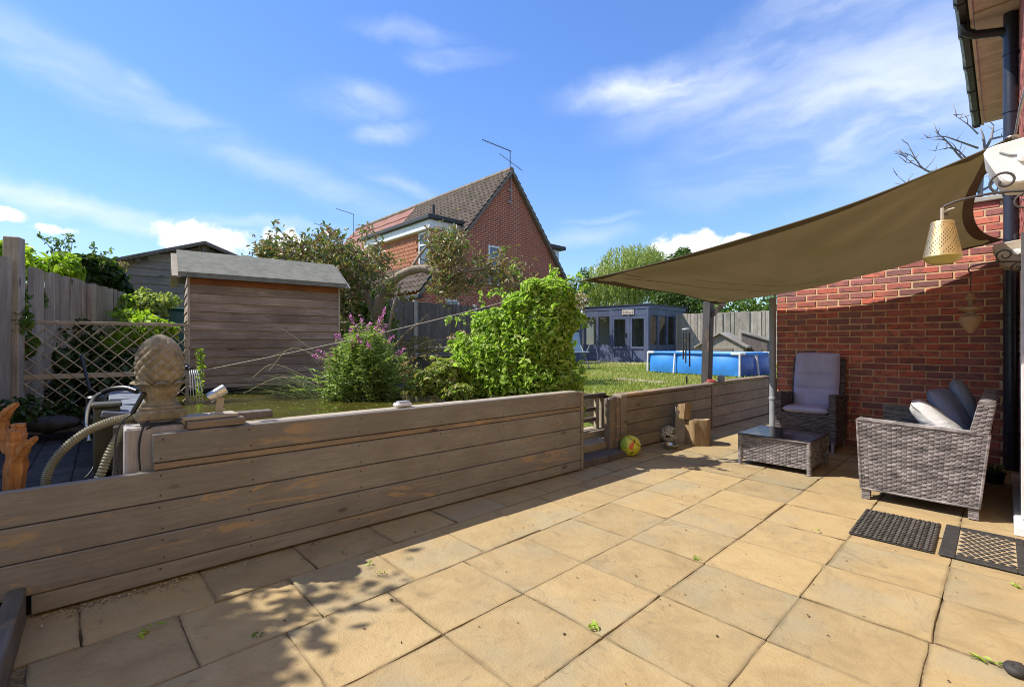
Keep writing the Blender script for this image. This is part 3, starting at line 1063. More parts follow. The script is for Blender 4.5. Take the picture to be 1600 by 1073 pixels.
st = thing('garden_step', 'low timber steps in the gap between the two sleeper walls', 'steps', FW(3.43, WY), ANG_W)
MB().box(.01, .80, .03, .26, .0, .065, .006).build('tread', M['fencedark'], st)
MB().box(.01, .86, .27, .50, .0, .135, .006).build('tread', M['trellis'], st)
MB().box(.01, 1.05, .51, .75, .0, .20, .006).build('tread', M['trellis'], st)
gt = thing('garden_gate', 'small slatted wooden gate at the top of the timber steps', 'gate', FW(3.95, WY + .60, .10), ANG_W)
for x in (.0, .43):
    MB().box(x, x + .055, 0, .04, .0, .46, .004).build('stile', M['trellis'], gt)
for z in (.06, .19, .31):
    MB().box(.057, .428, .004, .034, z, z + .045, .003).build('rail', M['fencedark'], gt)
MB().box(-.02, .60, -.01, .05, .462, .51, .004).build('top_rail', M['fencedark'], gt)
MB().box(.53, .57, 0, .05, .0, .46, .004).build('stile', M['trellis'], gt)

# ================================================================== garden brick wall
bw = thing('brick_wall', 'red brick garden wall under the shade sail, behind the rattan seats', 'wall', FH(6.71, 0), ANG_H)
MB().box(.007, .19, -.085, 2.052, 0, 2.62, .001).build('mortar', M['mortar'], bw)
bm = [board_mesh('brick', (.1025, .214 + q, .064 + w), .0055, M['brick']) for q, w in ((0, 0), (.002, .001), (-.003, -.001), (.001, -.002), (-.001, .002))]
bh = [board_mesh('brick', (.1025, .102, .064), .0055, M['brick']) for q in range(2)]
spots = []
for k in range(35):
    z = .0375 + .075 * k
    y = 2.055
    if k % 2:
        spots.append((y - .051, z, 1))
        y -= .1125
    while y - .2145 > -.09:
        spots.append((y - .107, z, 0))
        y -= .225
hid = []
for (y, z, hf) in spots:
    me = bh[0] if hf else rnd.choice(bm)
    pos = (.052 + rnd.uniform(-.002, .002), y + rnd.uniform(-.002, .002), z + rnd.uniform(-.0015, .0015))
    if (z < .16 and y < .9) or (z < .1):
        hid.append((pos, hf))
        continue
    piece('brick', me, bw, pos, (rnd.uniform(-.01, .01), rnd.uniform(-.01, .01) + rnd.choice((0, math.pi)), rnd.uniform(-.008, .008)))
hb = MB()
for pos, hf in hid:
    hb.cbox(pos, (.1025, .102 if hf else .214, .064), .0055)
hb.build('brickwork', M['brick'], bw, kind='stuff')
for k in range(5):
    y0 = -.085 + k * .43
    MB().box(-.03, .24, y0 + .003, y0 + .427, 2.622, 2.672, .008).build('coping_stone', M['concrete'], bw)

# ================================================================== the house on the right
hs_ = thing('house', 'brick house edge at the right with timber soffit and black gutter overhead', 'house', FH(0, -.09), ANG_H)
MB().box(-4, 9.58, -.25, -.007, 0, 4.4, .001).build('wall', M['mortar'], hs_)
q = MB()
for k in range(58):
    z = .0375 + .075 * k
    x = 4.0 + (k % 2) * .1125
    while x < 9.5:
        if not (4.4 < x < 5.25 and z < 1.98):
            q.cbox((x + .107, -.05 + rnd.uniform(-.002, .002), z), (.214, .1, .064), .005)
        x += .225
q.build('brickwork', M['brick'], hs_, kind='stuff')
MB().box(-4, 9.58, -6, -.26, 0, 4.4, .01).build('inner_wall', M['mortar'], hs_)
r_ = MB()
r_.prism([(-4.1, .40, 4.44), (9.66, .40, 4.44), (9.66, -3.2, 7.2), (-4.1, -3.2, 7.2)], (0, 0, .1))
r_.prism([(-4.1, -3.2, 7.2), (9.66, -3.2, 7.2), (9.66, -6.8, 4.44), (-4.1, -6.8, 4.44)], (0, 0, .1))
r_.build('roof', M['roofbrown'], hs_)
sm = board_mesh('soffit_board', (.098, .30, .012), .003, M['soffit'])
for k in range(56):
    piece('soffit_board', sm, hs_, (9.52 - k * .1, .152, 4.362 + rnd.uniform(-.001, .001)))
MB().box(-4, 3.9, .0, .305, 4.356, 4.37, .002).build('soffit_panel', M['soffit'], hs_)
MB().box(-4, 9.58, .305, .332, 4.335, 4.45, .003).build('fascia', M['soffit'], hs_)
MB().box(6.30, 6.62, .0, .30, 4.335, 4.353, .003).build('soffit_plate', M['soffit'], hs_)
gu = MB()
prof = [(.338, 4.45), (.338, 4.365), (.352, 4.34), (.40, 4.335), (.425, 4.36), (.43, 4.45), (.422, 4.45), (.416, 4.365), (.396, 4.345), (.356, 4.348), (.346, 4.37), (.346, 4.45)]
gu.prism([(-4, y, z) for y, z in prof], (13.6, 0, 0))
gut = gu.build('gutter', M['black'], hs_)
for x in (9.585, 8.95, 8.25, 7.5, 6.7, 6.05, 5.2):
    MB().prism([(x - .03, y + (.006 if y > .38 else -.004), z - (.006 if z < 4.4 else -.004)) for y, z in prof[:6]], (.06, 0, 0)).build('gutter_joint', M['black'], gut)
dp = MB()
dp.tube([(6.52, .058, 0), (6.52, .058, 4.36)], .052, 18)
dpo = dp.build('drainpipe', M['pipe'], hs_, smooth=40)
for z in (.35, .62, .85, 1.10, 1.30, 1.48, 1.95, 2.62, 2.98, 3.4, 3.95):
    MB().lathe([(.054, -.012), (.059, -.009), (.059, .009), (.054, .012)], 18, (6.52, .058, z)).build('pipe_collar', M['greypipe'] if z in (1.95, 2.98) else M['pipe'], dpo, smooth=40)
MB().tube([(6.42, .385, 4.33), (6.42, .375, 4.27), (6.46, .30, 4.22), (6.52, .12, 4.19), (6.52, .06, 4.12)], .040, 14).build('swan_neck', M['black'], hs_, smooth=40)
df = MB()
df.box(5.23, 5.30, -.06, .016, .06, 1.92, .004)
df.box(4.5, 4.57, -.06, .022, .06, 1.92, .004)
df.box(4.572, 5.228, -.06, .016, 1.85, 1.92, .004)
dfo = df.build('door_frame', M['upvc'], hs_)
MB().box(4.58, 5.22, -.05, -.02, .07, 1.84, .003).build('door_pane', M['winglass'], dfo)
MB().box(4.3, 6.05, .0, .055, .0, .055, .006).build('threshold', M['upvc'], hs_)
MB().tube([(6.30, .03, .1), (6.30, .03, 2.2)], .012, 8).build('waste_pipe', M['black'], hs_, smooth=True)


# ================================================================== fences
def fence(name, label, p0, p1, z0, z1, pitch, mt, posts=(), side=-1, jit=.012, paint=None, group='fences', rails=True):
    p0, p1 = Vector(p0), Vector(p1)
    d = p1 - p0
    L = d.to_2d().length
    t = thing(name, label, 'fence', (p0.x, p0.y, z0), math.atan2(d.y, d.x))
    H = z1 - z0
    ms = {}
    def bmesh_(mt_):
        if mt_ not in ms:
            out = []
            for k in range(4):
                w = pitch * 1.16
                b = MB()
                hh = H + rnd.uniform(-jit, jit)
                b.prism([(-w / 2, 0, 0), (w / 2, 0, 0), (w / 2, .004, 0), (-w / 2, .022 + .25 * max(0, pitch - .09), 0)], (0, 0, hh))
                me = bpy.data.meshes.new('fence_board')
                me.from_pydata([tuple(v) for v in b.v], [], b.f)
                me.materials.append(M[mt_])
                out.append(me)
            ms[mt_] = out
        return ms[mt_]
    n = int(L / pitch)
    for i in range(n):
        x = (i + .5) * pitch
        me = bmesh_(paint[1] if paint and x > paint[0] else mt)[rnd.randrange(4)]
        o = piece('fence_board', me, t, (x, 0, 0), (rnd.uniform(-.012, .012), rnd.uniform(-.006, .006), math.pi + .09 if side < 0 else .09))
    for z in ((.15, .55, .88) if rails else ()):
        MB().box(.0, L, .012 if side < 0 else -.05, .05 if side < 0 else -.012, H * z - .035, H * z + .035, .003).build('rail', M[mt], t)
    for x, w, dz in posts:
        MB().box(x - w / 2, x + w / 2, -w * .62, w * .38, -.3, H + dz, .006).build('fence_post', M['concrete'] if w < .1 and name == 'board_fence' else M[mt], t)
    return t


fl = thing  # noqa
LP = Vector((-3.93, 3.72, 0))
ld = Vector((-.39, .92, 0)).normalized()
fence('garden_fence', 'grey weathered left boundary fence with a tall square post beside the trellis', LP - ld * 1.5, LP + ld * .02, .40, 1.86, .046, 'fence', posts=((1.46, .095, .17),), side=-1)
fence('garden_fence', 'grey weathered fence run behind the trellis with climbers over it', LP + ld * .0, LP + ld * 3.0, .40, 1.83, .046, 'fence', posts=((1.3, .09, -.02),), side=-1)
q0 = P(648, 537, 11.0)
hd = Vector((math.cos(ANG_H), math.sin(ANG_H), 0))
fence('board_fence', 'dark close board fence with concrete posts below the brick gable', (q0 - hd * 1.6).to_2d().to_3d(), (q0 + hd * 6.3).to_2d().to_3d(), .58, 2.17, .1, 'fencedark', posts=((1.6, .09, .04), (3.4, .09, .03), (5.2, .09, .03)), paint=(7.0, 'navy'))
a0, a1 = Vector((3.9, 17.35, 0)), Vector((9.6, 13.4, 0))
fence('back_fence', 'pale silvered vertical board fence behind the blue paddling pool', a0, a1, .58, 2.19, .112, 'fenceback', posts=((3.1, .1, 0), (4.9, .1, 0)), jit=.03)

# ================================================================== trellis
tr = thing('trellis_panel', 'square edged diagonal lattice trellis panel between the left fence and the small shed', 'trellis', FW(-.51, WY + 2.44, .47), ANG_W - R(4.0))
TL, TH = 1.115, .915
for (x0, x1, z0, z1, nm) in ((-.01, TL + .01, TH - .028, TH, 'rail'), (.0, TL, .44, .482, 'rail'), (.0, TL, .0, .028, 'rail')):
    MB().box(x0, x1, -.014, .014, z0, z1, .003).build(nm, M['trellis'], tr)
for x in (.0, TL - .026):
    MB().box(x, x + .026, -.013, .013, .03, TH - .03, .003).build('stile', M['trellis'], tr)
pitch = .112
for s in (1, -1):
    c = -TH
    while c < TL + TH:
        pts = []
        # line x = c + s*z (s=1) or x = c - z (+TH)
        for z in (0.012, TH - .012):
            x = c + z if s > 0 else c + TH - z
            pts.append((x, z))
        (xa, za), (xb, zb) = pts
        def clip(xa, za, xb, zb):
            t0, t1 = 0.0, 1.0
            dx = xb - xa
            for lim, sg in ((.012, 1), (TL - .012, -1)):
                fa, fb = sg * (xa - lim), sg * (xb - lim)
                if fa < 0 and fb < 0:
                    return None
                if fa < 0:
                    t0 = max(t0, fa / (fa - fb))
                if fb < 0:
                    t1 = min(t1, fa / (fa - fb))
            if t1 - t0 < .06:
                return None
            return xa + dx * t0, za + (zb - za) * t0, xa + dx * t1, za + (zb - za) * t1
        r4 = clip(xa, za, xb, zb)
        if r4:
            MB().beam((r4[0], s * .0045, r4[1]), (r4[2], s * .0045, r4[3]), .008, .029, .002, up=(0, 1, 0)).build('lattice_slat', M['trellis'], tr)
        c += pitch


# ================================================================== small shed by the pond
SA = math.atan2(.93, 1.24)
sh = thing('garden_shed', 'small low clapboard shed with grey felt roof standing behind the pond', 'shed', (-3.43, 5.0, .74), SA)
SL, SD = 1.55, .85
nb_ = 12
for k in range(nb_):
    z0 = .02 + k * .0975
    mt = 'shedred' if k == nb_ - 1 else 'shedboard'
    me = board_mesh('cladding_board', (SL, .016, .104), .003, M[mt])
    piece('cladding_board', me, sh, (SL / 2, -.006, z0 + .05), (-.11, rnd.uniform(-.003, .003) - .006 + .0008 * k, 0))
    me = board_mesh('cladding_board', (SD, .016, .104), .003, M['palewood'] if False else M['shedboard'])
    piece('cladding_board', me, sh, (-.006, SD / 2, z0 + .05), (-.11, 0, -math.pi / 2))
    piece('cladding_board', me, sh, (SL + .006, SD / 2, z0 + .05), (-.11, 0, math.pi / 2))
MB().box(.012, SL - .012, .012, SD, .0, 1.20, .002).build('wall', M['shedboard'], sh)
MB().prism([(.02, .0, 1.19), (.02, SD, 1.19), (.02, .43, 1.44)], (SL - .04, 0, 0)).build('gable', M['shedboard'], sh)
for x in (-.016, SL - .006):
    MB().box(x, x + .022, -.026, .02, .0, 1.19, .003).build('corner_trim', M['palewood'], sh)
rf = MB()
for s0, s1 in (((-.10, 1.185), (.43, 1.492)), ((.96, 1.185), (.43, 1.492))):
    (ya, za), (yb_, zb) = s0, s1
    rf.prism([(-.10, ya, za), (SL + .07, ya, za), (SL + .07, yb_, zb), (-.10, yb_, zb)], (0, 0, .022))
rf.prism([(-.10, -.10, 1.185), (-.10, -.108, 1.155), (-.10, -.10, 1.155), (-.10, -.092, 1.185)], (SL + .17, 0, 0))
rf.build('roof', M['felt'], sh)
for x in (-.125, SL + .072):
    for (ya, yb_) in ((-.11, .43), (.97, .43)):
        MB().beam((x + .01, ya, 1.15), (x + .01, yb_, 1.462), .018, .075, .003, up=(1, 0, 0)).build('bargeboard', M['palewood'], sh)
MB().box(-.05, SL + .02, -.06, .05, -.03, .012, .004).build('base_rail', M['shedboard'], sh)
MB().box(-.02, SL, .03, SD, -.2, -.035, .01).build('base', M['dark'], sh)

# ================================================================== big shed behind
bs = thing('timber_shed', 'large grey timber shed gable rising behind the small pond shed', 'shed', (-5.57, 8.5, .5), ANG_W)
HW, EV, AP = 1.22, 2.03, 2.47
k = 0
z = .02
while z < AP - .05:
    zt = z + .13
    w = HW if zt < EV else HW * (AP - zt + .05) / (AP - EV)
    me = board_mesh('cladding_board', (2 * min(w, HW), .02, .138), .003, M['bigshed'])
    piece('cladding_board', me, bs, (0, -.014, z + .065), (-.11, rnd.uniform(-.003, .003), 0))
    z += .13
MB().prism([(-HW + .01, .01, 0), (HW - .01, .01, 0), (HW - .01, .01, EV), (0, .01, AP - .02), (-HW + .01, .01, EV)], (0, 3, 0)).build('wall', M['bigshed'], bs)
rf = MB()
for s in (-1, 1):
    rf.prism([(s * (HW + .14), -.14, EV - .035), (s * (HW + .14), 3.1, EV - .035), (0, 3.1, AP + .025), (0, -.14, AP + .025)], (0, 0, .035))
rf.build('roof', M['felt'], bs)
for s in (-1, 1):
    MB().beam((s * (HW + .13), -.15, EV - .06), (0, -.15, AP), .02, .07, .003, up=(0, 1, 0)).build('bargeboard', M['fencedark'], bs)
MB().box(-.04, .04, -.12, .0, AP - .18, AP - .02, .004).build('roof_purlin', M['fencedark'], bs)
MB().box(-.98, -.90, -.12, .0, AP - .42, AP - .32, .004).build('roof_purlin', M['fencedark'], bs)

# ================================================================== neighbouring brick house
nh = thing('neighbour_house', 'red brick chalet house with steep tiled gable roof beyond the garden', 'house', (-.07, 17.5, .4), ANG_H)
Z = lambda z: z - .4
RZ, SLP, HWD, LEN = 7.5, 1.2, 3.95, 12.6
ez = Z(RZ - SLP * HWD)
MB().prism([(-HWD + .2, 0, 0), (HWD - .2, 0, 0), (HWD - .2, 0, Z(RZ - SLP * (HWD - .2))), (0, 0, Z(RZ)), (-HWD + .2, 0, Z(RZ - SLP * (HWD - .2)))], (0, LEN, 0)).build('wall', M['farbrick'], nh)


def tiled(y0, y1, mtl, nm, ny, nz, amp, col):
    for s in (-1, 1):
        b = MB()
        def fn(u, v, s=s):
            y = y0 + (y1 - y0) * u
            jj = v * nz
            row = int(min(jj, nz - 1e-6))
            fr = jj - row
            x = s * HWD * (1 - v)
            z = Z(RZ) - SLP * HWD * (1 - v)
            ph = u * ny * 2 * math.pi
            h = .10 + amp * (math.sin(ph) * .5 + .18 * math.sin(2 * ph)) + .035 * (1 - fr)
            return Vector((x + s * h * .77, y, z + h * .64))
        # rows are stepped: two rings per course
        vs, fs = [], []
        NU = ny * 6
        for r in range(nz):
            for e in (0.0, 1.0):
                for i in range(NU + 1):
                    v = (r + e * .999) / nz
                    vs.append(fn(i / NU, v))
        w = NU + 1
        fs = [(k * w + i, k * w + i + 1, (k + 1) * w + i + 1, (k + 1) * w + i) for k in range(2 * nz - 1) for i in range(NU)]
        b.add(vs, fs)
        b.build(nm, M[mtl], nh, kind='stuff')


tiled(-.14, 6.3, 'roofbrown', 'roof_tiles', 26, 24, .075, 0)
tiled(6.3, LEN + .1, 'roofred', 'roof_tiles', 4, 9, .02, 0)
rt = MB()
for k in range(28):
    y = -.1 + k * .455
    rt.tube([(0, y, Z(RZ) + .12), (0, y + .44, Z(RZ) + .12)], .12, 8)
rt.build('ridge_tiles', M['roofbrown'], nh, kind='stuff')
for s in (-1, 1):
    MB().beam((s * (HWD + .05), -.09, Z(RZ - SLP * (HWD + .05)) + .02), (0, -.09, Z(RZ) + .06), .10, .15, .01, up=(0, 1, 0)).build('verge', surf('verge_cement', (.15, .125, .10), (.22, .185, .15), 6, .9), nh)


def window(par, x0, x1, z0, z1, yy, axis='x', nrm=-1, mull=(), transom=None):
    """white frame with panes, standing proud of a wall"""
    def bx(b, u0, u1, d0, d1, a, c):
        if axis == 'x':
            b.box(u0, u1, yy + nrm * d0, yy + nrm * d1, a, c, .004)
        else:
            b.box(yy + nrm * d0, yy + nrm * d1, u0, u1, a, c, .004)
    f = MB()
    t = .07
    bx(f, x0, x0 + t, .0, .06, z0, z1)
    bx(f, x1 - t, x1, .0, .06, z0, z1)
    bx(f, x0 + t, x1 - t, .001, .058, z0, z0 + t)
    bx(f, x0 + t, x1 - t, .001, .058, z1 - t, z1)
    for mx in mull:
        bx(f, mx - .03, mx + .03, .001, .056, z0 + t, z1 - t)
    if transom:
        bx(f, x0 + t, x1 - t, .001, .055, transom - .03, transom + .03)
    fo = f.build('window', M['upvc'], par)
    g = MB()
    bx(g, x0 + .04, x1 - .04, .012, .024, z0 + .04, z1 - .04)
    g.build('pane', M['winglass'], fo)
    s = MB()
    bx(s, x0 - .05, x1 + .05, .0, .10, z0 - .06, z0 - .004)
    s.build('sill', M['upvc'], fo)
    return fo


window(nh, -1.10, -.55, Z(3.35), Z(4.70), 0, 'x', -1, transom=Z(4.25))
window(nh, -2.95, -2.40, Z(1.9), Z(2.66), 0, 'x', -1)
# front dormer
DX, D0, D1, DT = -3.15, .45, 4.9, 5.28
MB().prism([(DX + .03, D0, Z(3.5)), (DX + .03, D0, Z(DT)), (-1.75, D0, Z(DT)), (-1.75, D0, Z(5.15))], (0, D1 - D0, 0)).build('dormer', M['tilehung'], nh)
MB().box(DX - .28, -1.6, D0 - .22, D1 + .2, Z(DT) + .02, Z(DT) + .17, .02).build('dormer_roof', M['lead'], nh)
MB().box(DX - .16, -1.7, D0 - .10, D1 + .1, Z(DT) - .27, Z(DT) + .018, .01).build('dormer_fascia', M['upvc'], nh)
ht = MB()
for r in range(9):
    for i in range(14):
        y = D0 + .95 + i * .17 + (r % 2) * .085
        ht.cbox((DX + .005, y, Z(3.76) + r * .135), (.03, .165, .16), .004, Matrix.Rotation(.1, 3, 'Y'))
ht.build('hung_tiles', M['tilehung'], nh, kind='stuff')
window(nh, D0 + .12, D0 + .78, Z(3.75), Z(DT) - .30, DX + .03, 'y', -1, transom=Z(4.55))
window(nh, D0 + 3.5, D1 - .1, Z(3.75), Z(DT) - .30, DX + .03, 'y', -1, mull=(D0 + 4.0,), transom=Z(4.55))
MB().box(DX - .10, DX + .02, D0 - .05, D1 + .05, Z(3.62), Z(3.72), .01).build('flashing', M['upvc'], nh)
MB().tube([(-1.3, 3.1, Z(5.9)), (-1.3, 3.1, Z(6.75))], .06, 10).build('vent_pipe', M['lead'], nh, smooth=40)
# left eave: gutter end and corbel
MB().box(-HWD - .14, -HWD + .02, -.2, LEN, ez - .16, ez - .03, .02).build('gutter', M['lead'], nh)
MB().box(-HWD - .05, -HWD + .35, -.16, -.002, ez - .42, ez - .14, .02).build('corbel', M['farbrick'], nh)
MB().tube([(-HWD + .12, -.09, 0), (-HWD + .12, -.09, ez - .40)], .05, 10).build('drainpipe', M['lead'], nh, smooth=40)
window(nh, 1.2, 2.4, Z(1.3), Z(2.45), -HWD + .2, 'y', -1, mull=(1.8,))
# rear dormer showing past the right verge
MB().box(1.8, 3.42, .55, 4.5, Z(3.6), Z(5.20), .01).build('dormer', M['upvc'], nh)
MB().box(1.7, 3.66, .35, 4.7, Z(5.205), Z(5.36), .02).build('dormer_roof', M['lead'], nh)
window(nh, .7, 1.7, Z(3.9), Z(4.80), 3.42, 'y', 1)
MB().tube([(.0, -.05, Z(6.35)), (.0, -.05, Z(7.55))], .018, 6).build('mast_bracket', M['greypipe'], nh)
for z in (6.42, 6.85):
    MB().box(-.16, .02, -.06, -.002, Z(z), Z(z) + .05, .005).build('mast_bracket', M['concrete'], nh)


def aerial(loc, h, L, rz, label, n=11, elem=.32, second=True):
    t = thing('tv_aerial', label, 'aerial', loc, rz, 'aerials on the neighbouring roofs')
    MB().tube([(0, 0, 0), (0, 0, h)], .016, 6).build('mast', M['lead'], t)
    b = MB().tube([(-L, 0, h + L * .28), (0.05, 0, h - .03)], .014, 6).build('boom', M['lead'], t)
    e = MB()
    for k in range(n):
        x = -L + (k + .3) * L / n
        z = h - x * .28
        ln = elem * (.6 + .4 * k / n)
        e.tube([(x, -ln / 2, z), (x, ln / 2, z)], .006, 4)
    e.build('elements', M['lead'], b, kind='stuff')
    if second:
        MB().tube([(-.35, .25, h * .95), (.40, -.25, h * .2)], .012, 5).build('boom', M['lead'], t)


aerial((-.07, 17.45, 7.35), 1.0, 1.05, R(14), 'rooftop television aerial at the tip of the brick gable')
q0 = P(552, 366, 26)
aerial(tuple(q0), 1.1, .9, R(10), 'tall aerial behind the red roof left of the gable', 8, .3, False)
q0 = P(524, 366, 27)
aerial(tuple(q0), .25, 1.2, R(5), 'low distant aerial above the crooked tree top', 7, .3, False)
# ================================================================== summerhouse
sumr = thing('summerhouse', 'navy blue corner summerhouse with glazed doors and a plaque above them', 'summerhouse', (3.34, 15.8, .58))
o0 = Vector((3.34, 15.8, .58))
PLs, P0, P1, PRs, PB = [Vector(p) for p in ((2.54, 16.4, 0), (3.34, 15.8, 0), (4.33, 15.0, 0), (6.03, 16.6, 0), (4.55, 18.4, 0))]
PLs, P0, P1, PRs, PB = [Vector((p.x - 3.34, p.y - 15.8, 0)) for p in (PLs, P0, P1, PRs, PB)]
SH = 1.88


def face(pa, pb, n, door=False):
    d = (pb - pa)
    L = d.length
    d.normalize()
    out = Vector((d.y, -d.x, 0))
    rz = math.atan2(d.y, d.x)
    Mz = Matrix.Rotation(rz, 3, 'Z')
    def bx(x0, x1, d0, d1, z0, z1, name, mt, par, c=.005):
        b = MB().cbox(pa + d * ((x0 + x1) / 2) + out * ((d0 + d1) / 2) + Vector((0, 0, (z0 + z1) / 2)), (x1 - x0, abs(d1 - d0), z1 - z0), c, Mz)
        return b.build(name, mt, par)
    for x in [0] + [L * i / n for i in range(1, n)] + [L]:
        bx(x - .045, x + .045, -.04, .05, .03, SH - .14, 'post', M['navy'], sumr)
    bx(0, L, -.03, .045, SH - .36, SH - .14, 'head_board', M['navy'], sumr)
    bx(0, L, -.03, .055, .0, .06, 'sole_plate', M['navy'], sumr)
    for i in range(n):
        x0, x1 = L * i / n + .048, L * (i + 1) / n - .048
        zl = .55 if door else .58
        if door:
            zz = .34
            f = MB()
            dd = [(x0, x0 + .07, .06, SH - .37), (x1 - .07, x1, .06, SH - .37), (x0 + .07, x1 - .07, SH - .46, SH - .37), (x0 + .07, x1 - .07, .44, .52), (x0 + .07, x1 - .07, .06, .14)]
            b = MB()
            for (a, c, e, g_) in dd:
                b.cbox(pa + d * ((a + c) / 2) + out * .015 + Vector((0, 0, (e + g_) / 2)), (c - a, .05, g_ - e), .005, Mz)
            do = b.build('door', M['navy'], sumr)
            bx(x0 + .07, x1 - .07, -.01, .012, .14, .44, 'door_panel', M['navy'], do)
            bx(x0 + .07, x1 - .07, .002, .010, .52, SH - .46, 'pane', M['glass'], do)
            if i == 0:
                bx(x1 - .05, x1 - .02, .04, .075, .82, .96, 'handle', M['black'], do)
        else:
            wo = bx(x0, x1, .002, .010, zl, SH - .37, 'window', M['glass'], sumr, .001)
            for k in range(3):
                bx(x0, x1, -.02, .02, .065 + k * .17, .065 + k * .17 + .166, 'panel_board', M['navy'], sumr)


face(PLs, P0, 2)
face(P0, P1, 2, True)
face(P1, PRs, 4)
poly = [PLs, P0, P1, PRs, PB]
cen = sum(poly, Vector()) / 5
big = [cen + (p - cen) * 1.06 for p in poly]
MB().prism([p + Vector((0, 0, SH - .14)) for p in big], (0, 0, .12)).build('roof_fascia', M['navy'], sumr)
MB().prism([p + Vector((0, 0, SH - .02)) for p in [cen + (p - cen) * 1.09 for p in poly]], (0, 0, .03)).build('roof', M['lead'], sumr)
MB().prism([p + Vector((0, 0, -.02)) for p in poly], (0, 0, .03)).build('floor', M['palewall'], sumr)
ins = MB()
ins.beam(PRs + Vector((0, 0, .9)), PB + Vector((0, 0, .9)), .05, 1.7)
ins.beam(PB + Vector((0, 0, .9)), PLs + Vector((0, 0, .9)), .05, 1.7)
ins.build('back_wall', M['palewall'], sumr)
dirp = (P1 - P0).normalized()
outp = Vector((dirp.y, -dirp.x, 0))
pl = MB().cbox(P0 + dirp * .62 + outp * .055 + Vector((0, 0, SH - .24)), (.42, .02, .16), .004, Matrix.Rotation(math.atan2(dirp.y, dirp.x), 3, 'Z')).build('plaque', M['palewood'], sumr)
tx = MB()
for r in range(2):
    for k in range(7):
        if rnd.random() < .85:
            tx.cbox(P0 + dirp * (.46 + k * .053) + outp * .0665 + Vector((0, 0, SH - .22 - r * .05)), (.03, .002, .022), .0005, Matrix.Rotation(math.atan2(dirp.y, dirp.x), 3, 'Z'))
tx.build('plaque_print', M['lead'], pl, kind='stuff')
ch = thing('lounger', 'white low lounge chair seen through the summerhouse window', 'chair', (3.15, 16.62, .60), R(-30))
MB().cbox((0, 0, .30), (.95, .5, .10), .03).build('seat', M['white'], ch)
MB().cbox((-.42, 0, .50), (.10, .5, .45), .03, Matrix.Rotation(-.4, 3, 'Y')).build('backrest', M['white'], ch)
for x in (-.4, .4):
    for y in (-.2, .2):
        MB().tube([(x, y, 0.02), (x, y, .27)], .02, 6).build('leg', M['white'], ch)
apron = MB()
apron.prism([Vector(p) for p in ((.9, 15.2, .55), (4.1, 13.8, .55), (4.7, 15.1, .55), (3.4, 16.2, .55), (1.6, 16.9, .55))], (0, 0, .04))
struct(apron, 'summerhouse_paving', M['buff'])
sl_ = thing('stepping_stones', 'flat pale stones sunk in the lawn before the paddling pool', 'stepping stones', (2.1, 9.2, .58)) if False else None
for k, (px, py) in enumerate(((975, 593), (1000, 595), (1026, 597))):
    c = Gd(px, py, .585)
    s = MB().lathe([(.15, 0), (.17, .004), (.15, .010), (.0, .012)], 9, (0, 0, 0))
    o = s.build('stepping_stone', M['flatstone'])
    o.location = (c.x, c.y, .583)
    o.scale = (1, 1.5, 1)
    tag(o, ('flat stone in the lawn nearest the climbing bush', 'middle flat stone in the lawn before the pool', 'flat stone in the lawn nearest the wooden post')[k], 'stepping stone', 'stones set in the lawn')

# ================================================================== paddling pool
pa = math.atan2(-1.7, 1.17)
po = thing('paddling_pool', 'rectangular blue framed paddling pool with white legs on the lawn', 'pool', (2.95, 10.2, .58), pa)
PLn, PDp, PH = 2.06, 1.12, .43


def bulge(p, q, name, mt, seg):
    b = MB()
    d = Vector(q) - Vector(p)
    out = Vector((d.y, -d.x, 0)).normalized()
    def fn(u, v):
        w = abs(math.sin(u * seg * math.pi)) ** .6
        return Vector(p) + d * (.015 + .97 * u) + Vector((0, 0, .02 + v * (PH - .05))) + out * (-.035 + .055 * w * math.sin(math.pi * (0.08 + .80 * (1 - v))) + .02 * (1 - v))
    b.grid(fn, 48, 12)
    return b.build(name, mt, po, smooth=True)


c4 = [(0, 0, 0), (PLn, 0, 0), (PLn, PDp, 0), (0, PDp, 0)]
fr_ = bulge(c4[0], c4[1], 'liner_side', M['poolblue'], 3)
bulge(c4[1], c4[2], 'liner_side', M['poolshade'], 2)
bulge(c4[2], c4[3], 'liner_side', M['poolblue'], 3)
bulge(c4[3], c4[0], 'liner_side', M['poolblue'], 2)
MB().box(.05, PLn - .05, .05, PDp - .05, PH - .12, PH - .10).build('pool_water', flat('pool_water', (.05, .25, .5), .03, 0, .6), po)
for a, b_ in zip(c4, c4[1:] + c4[:1]):
    va, vb = Vector(a) + Vector((0, 0, PH)), Vector(b_) + Vector((0, 0, PH))
    d = (vb - va).normalized()
    MB().tube([va + d * .12, vb - d * .12], .024, 10).build('top_rail', M['poolblue'], po, smooth=40)
for k, a in enumerate(c4):
    va = Vector(a) + Vector((0, 0, PH))
    n1 = (Vector(c4[(k + 1) % 4]) - Vector(a)).normalized()
    n0 = (Vector(c4[k - 1]) - Vector(a)).normalized()
    MB().tube([va + n0 * .16, va + n0 * .02, va + (n0 + n1) * .006, va + n1 * .02, va + n1 * .16], .026, 10).build('corner_joint', M['white'], po, smooth=40)
legs = [(0, -.02, 0), (PLn / 3, -.05, 0), (2 * PLn / 3, -.05, 0), (PLn + .01, -.02, 0), (PLn + .05, PDp / 2, 0), (PLn + .02, PDp, 0), (0, PDp, 0), (-.04, PDp / 2, 0), (PLn / 2, PDp + .04, 0)]
for (x, y, z) in legs:
    MB().tube([(x, y, 0), (min(max(x, 0), PLn), min(max(y, 0), PDp), PH)], .019, 8).build('leg', M['white'], po, smooth=40)
pr = MB()
for k in range(9):
    pr.cbox((.93 + k * .034, .028, .30 + rnd.uniform(-.004, .004)), (.022, .003, .028 if k else .045), .001)
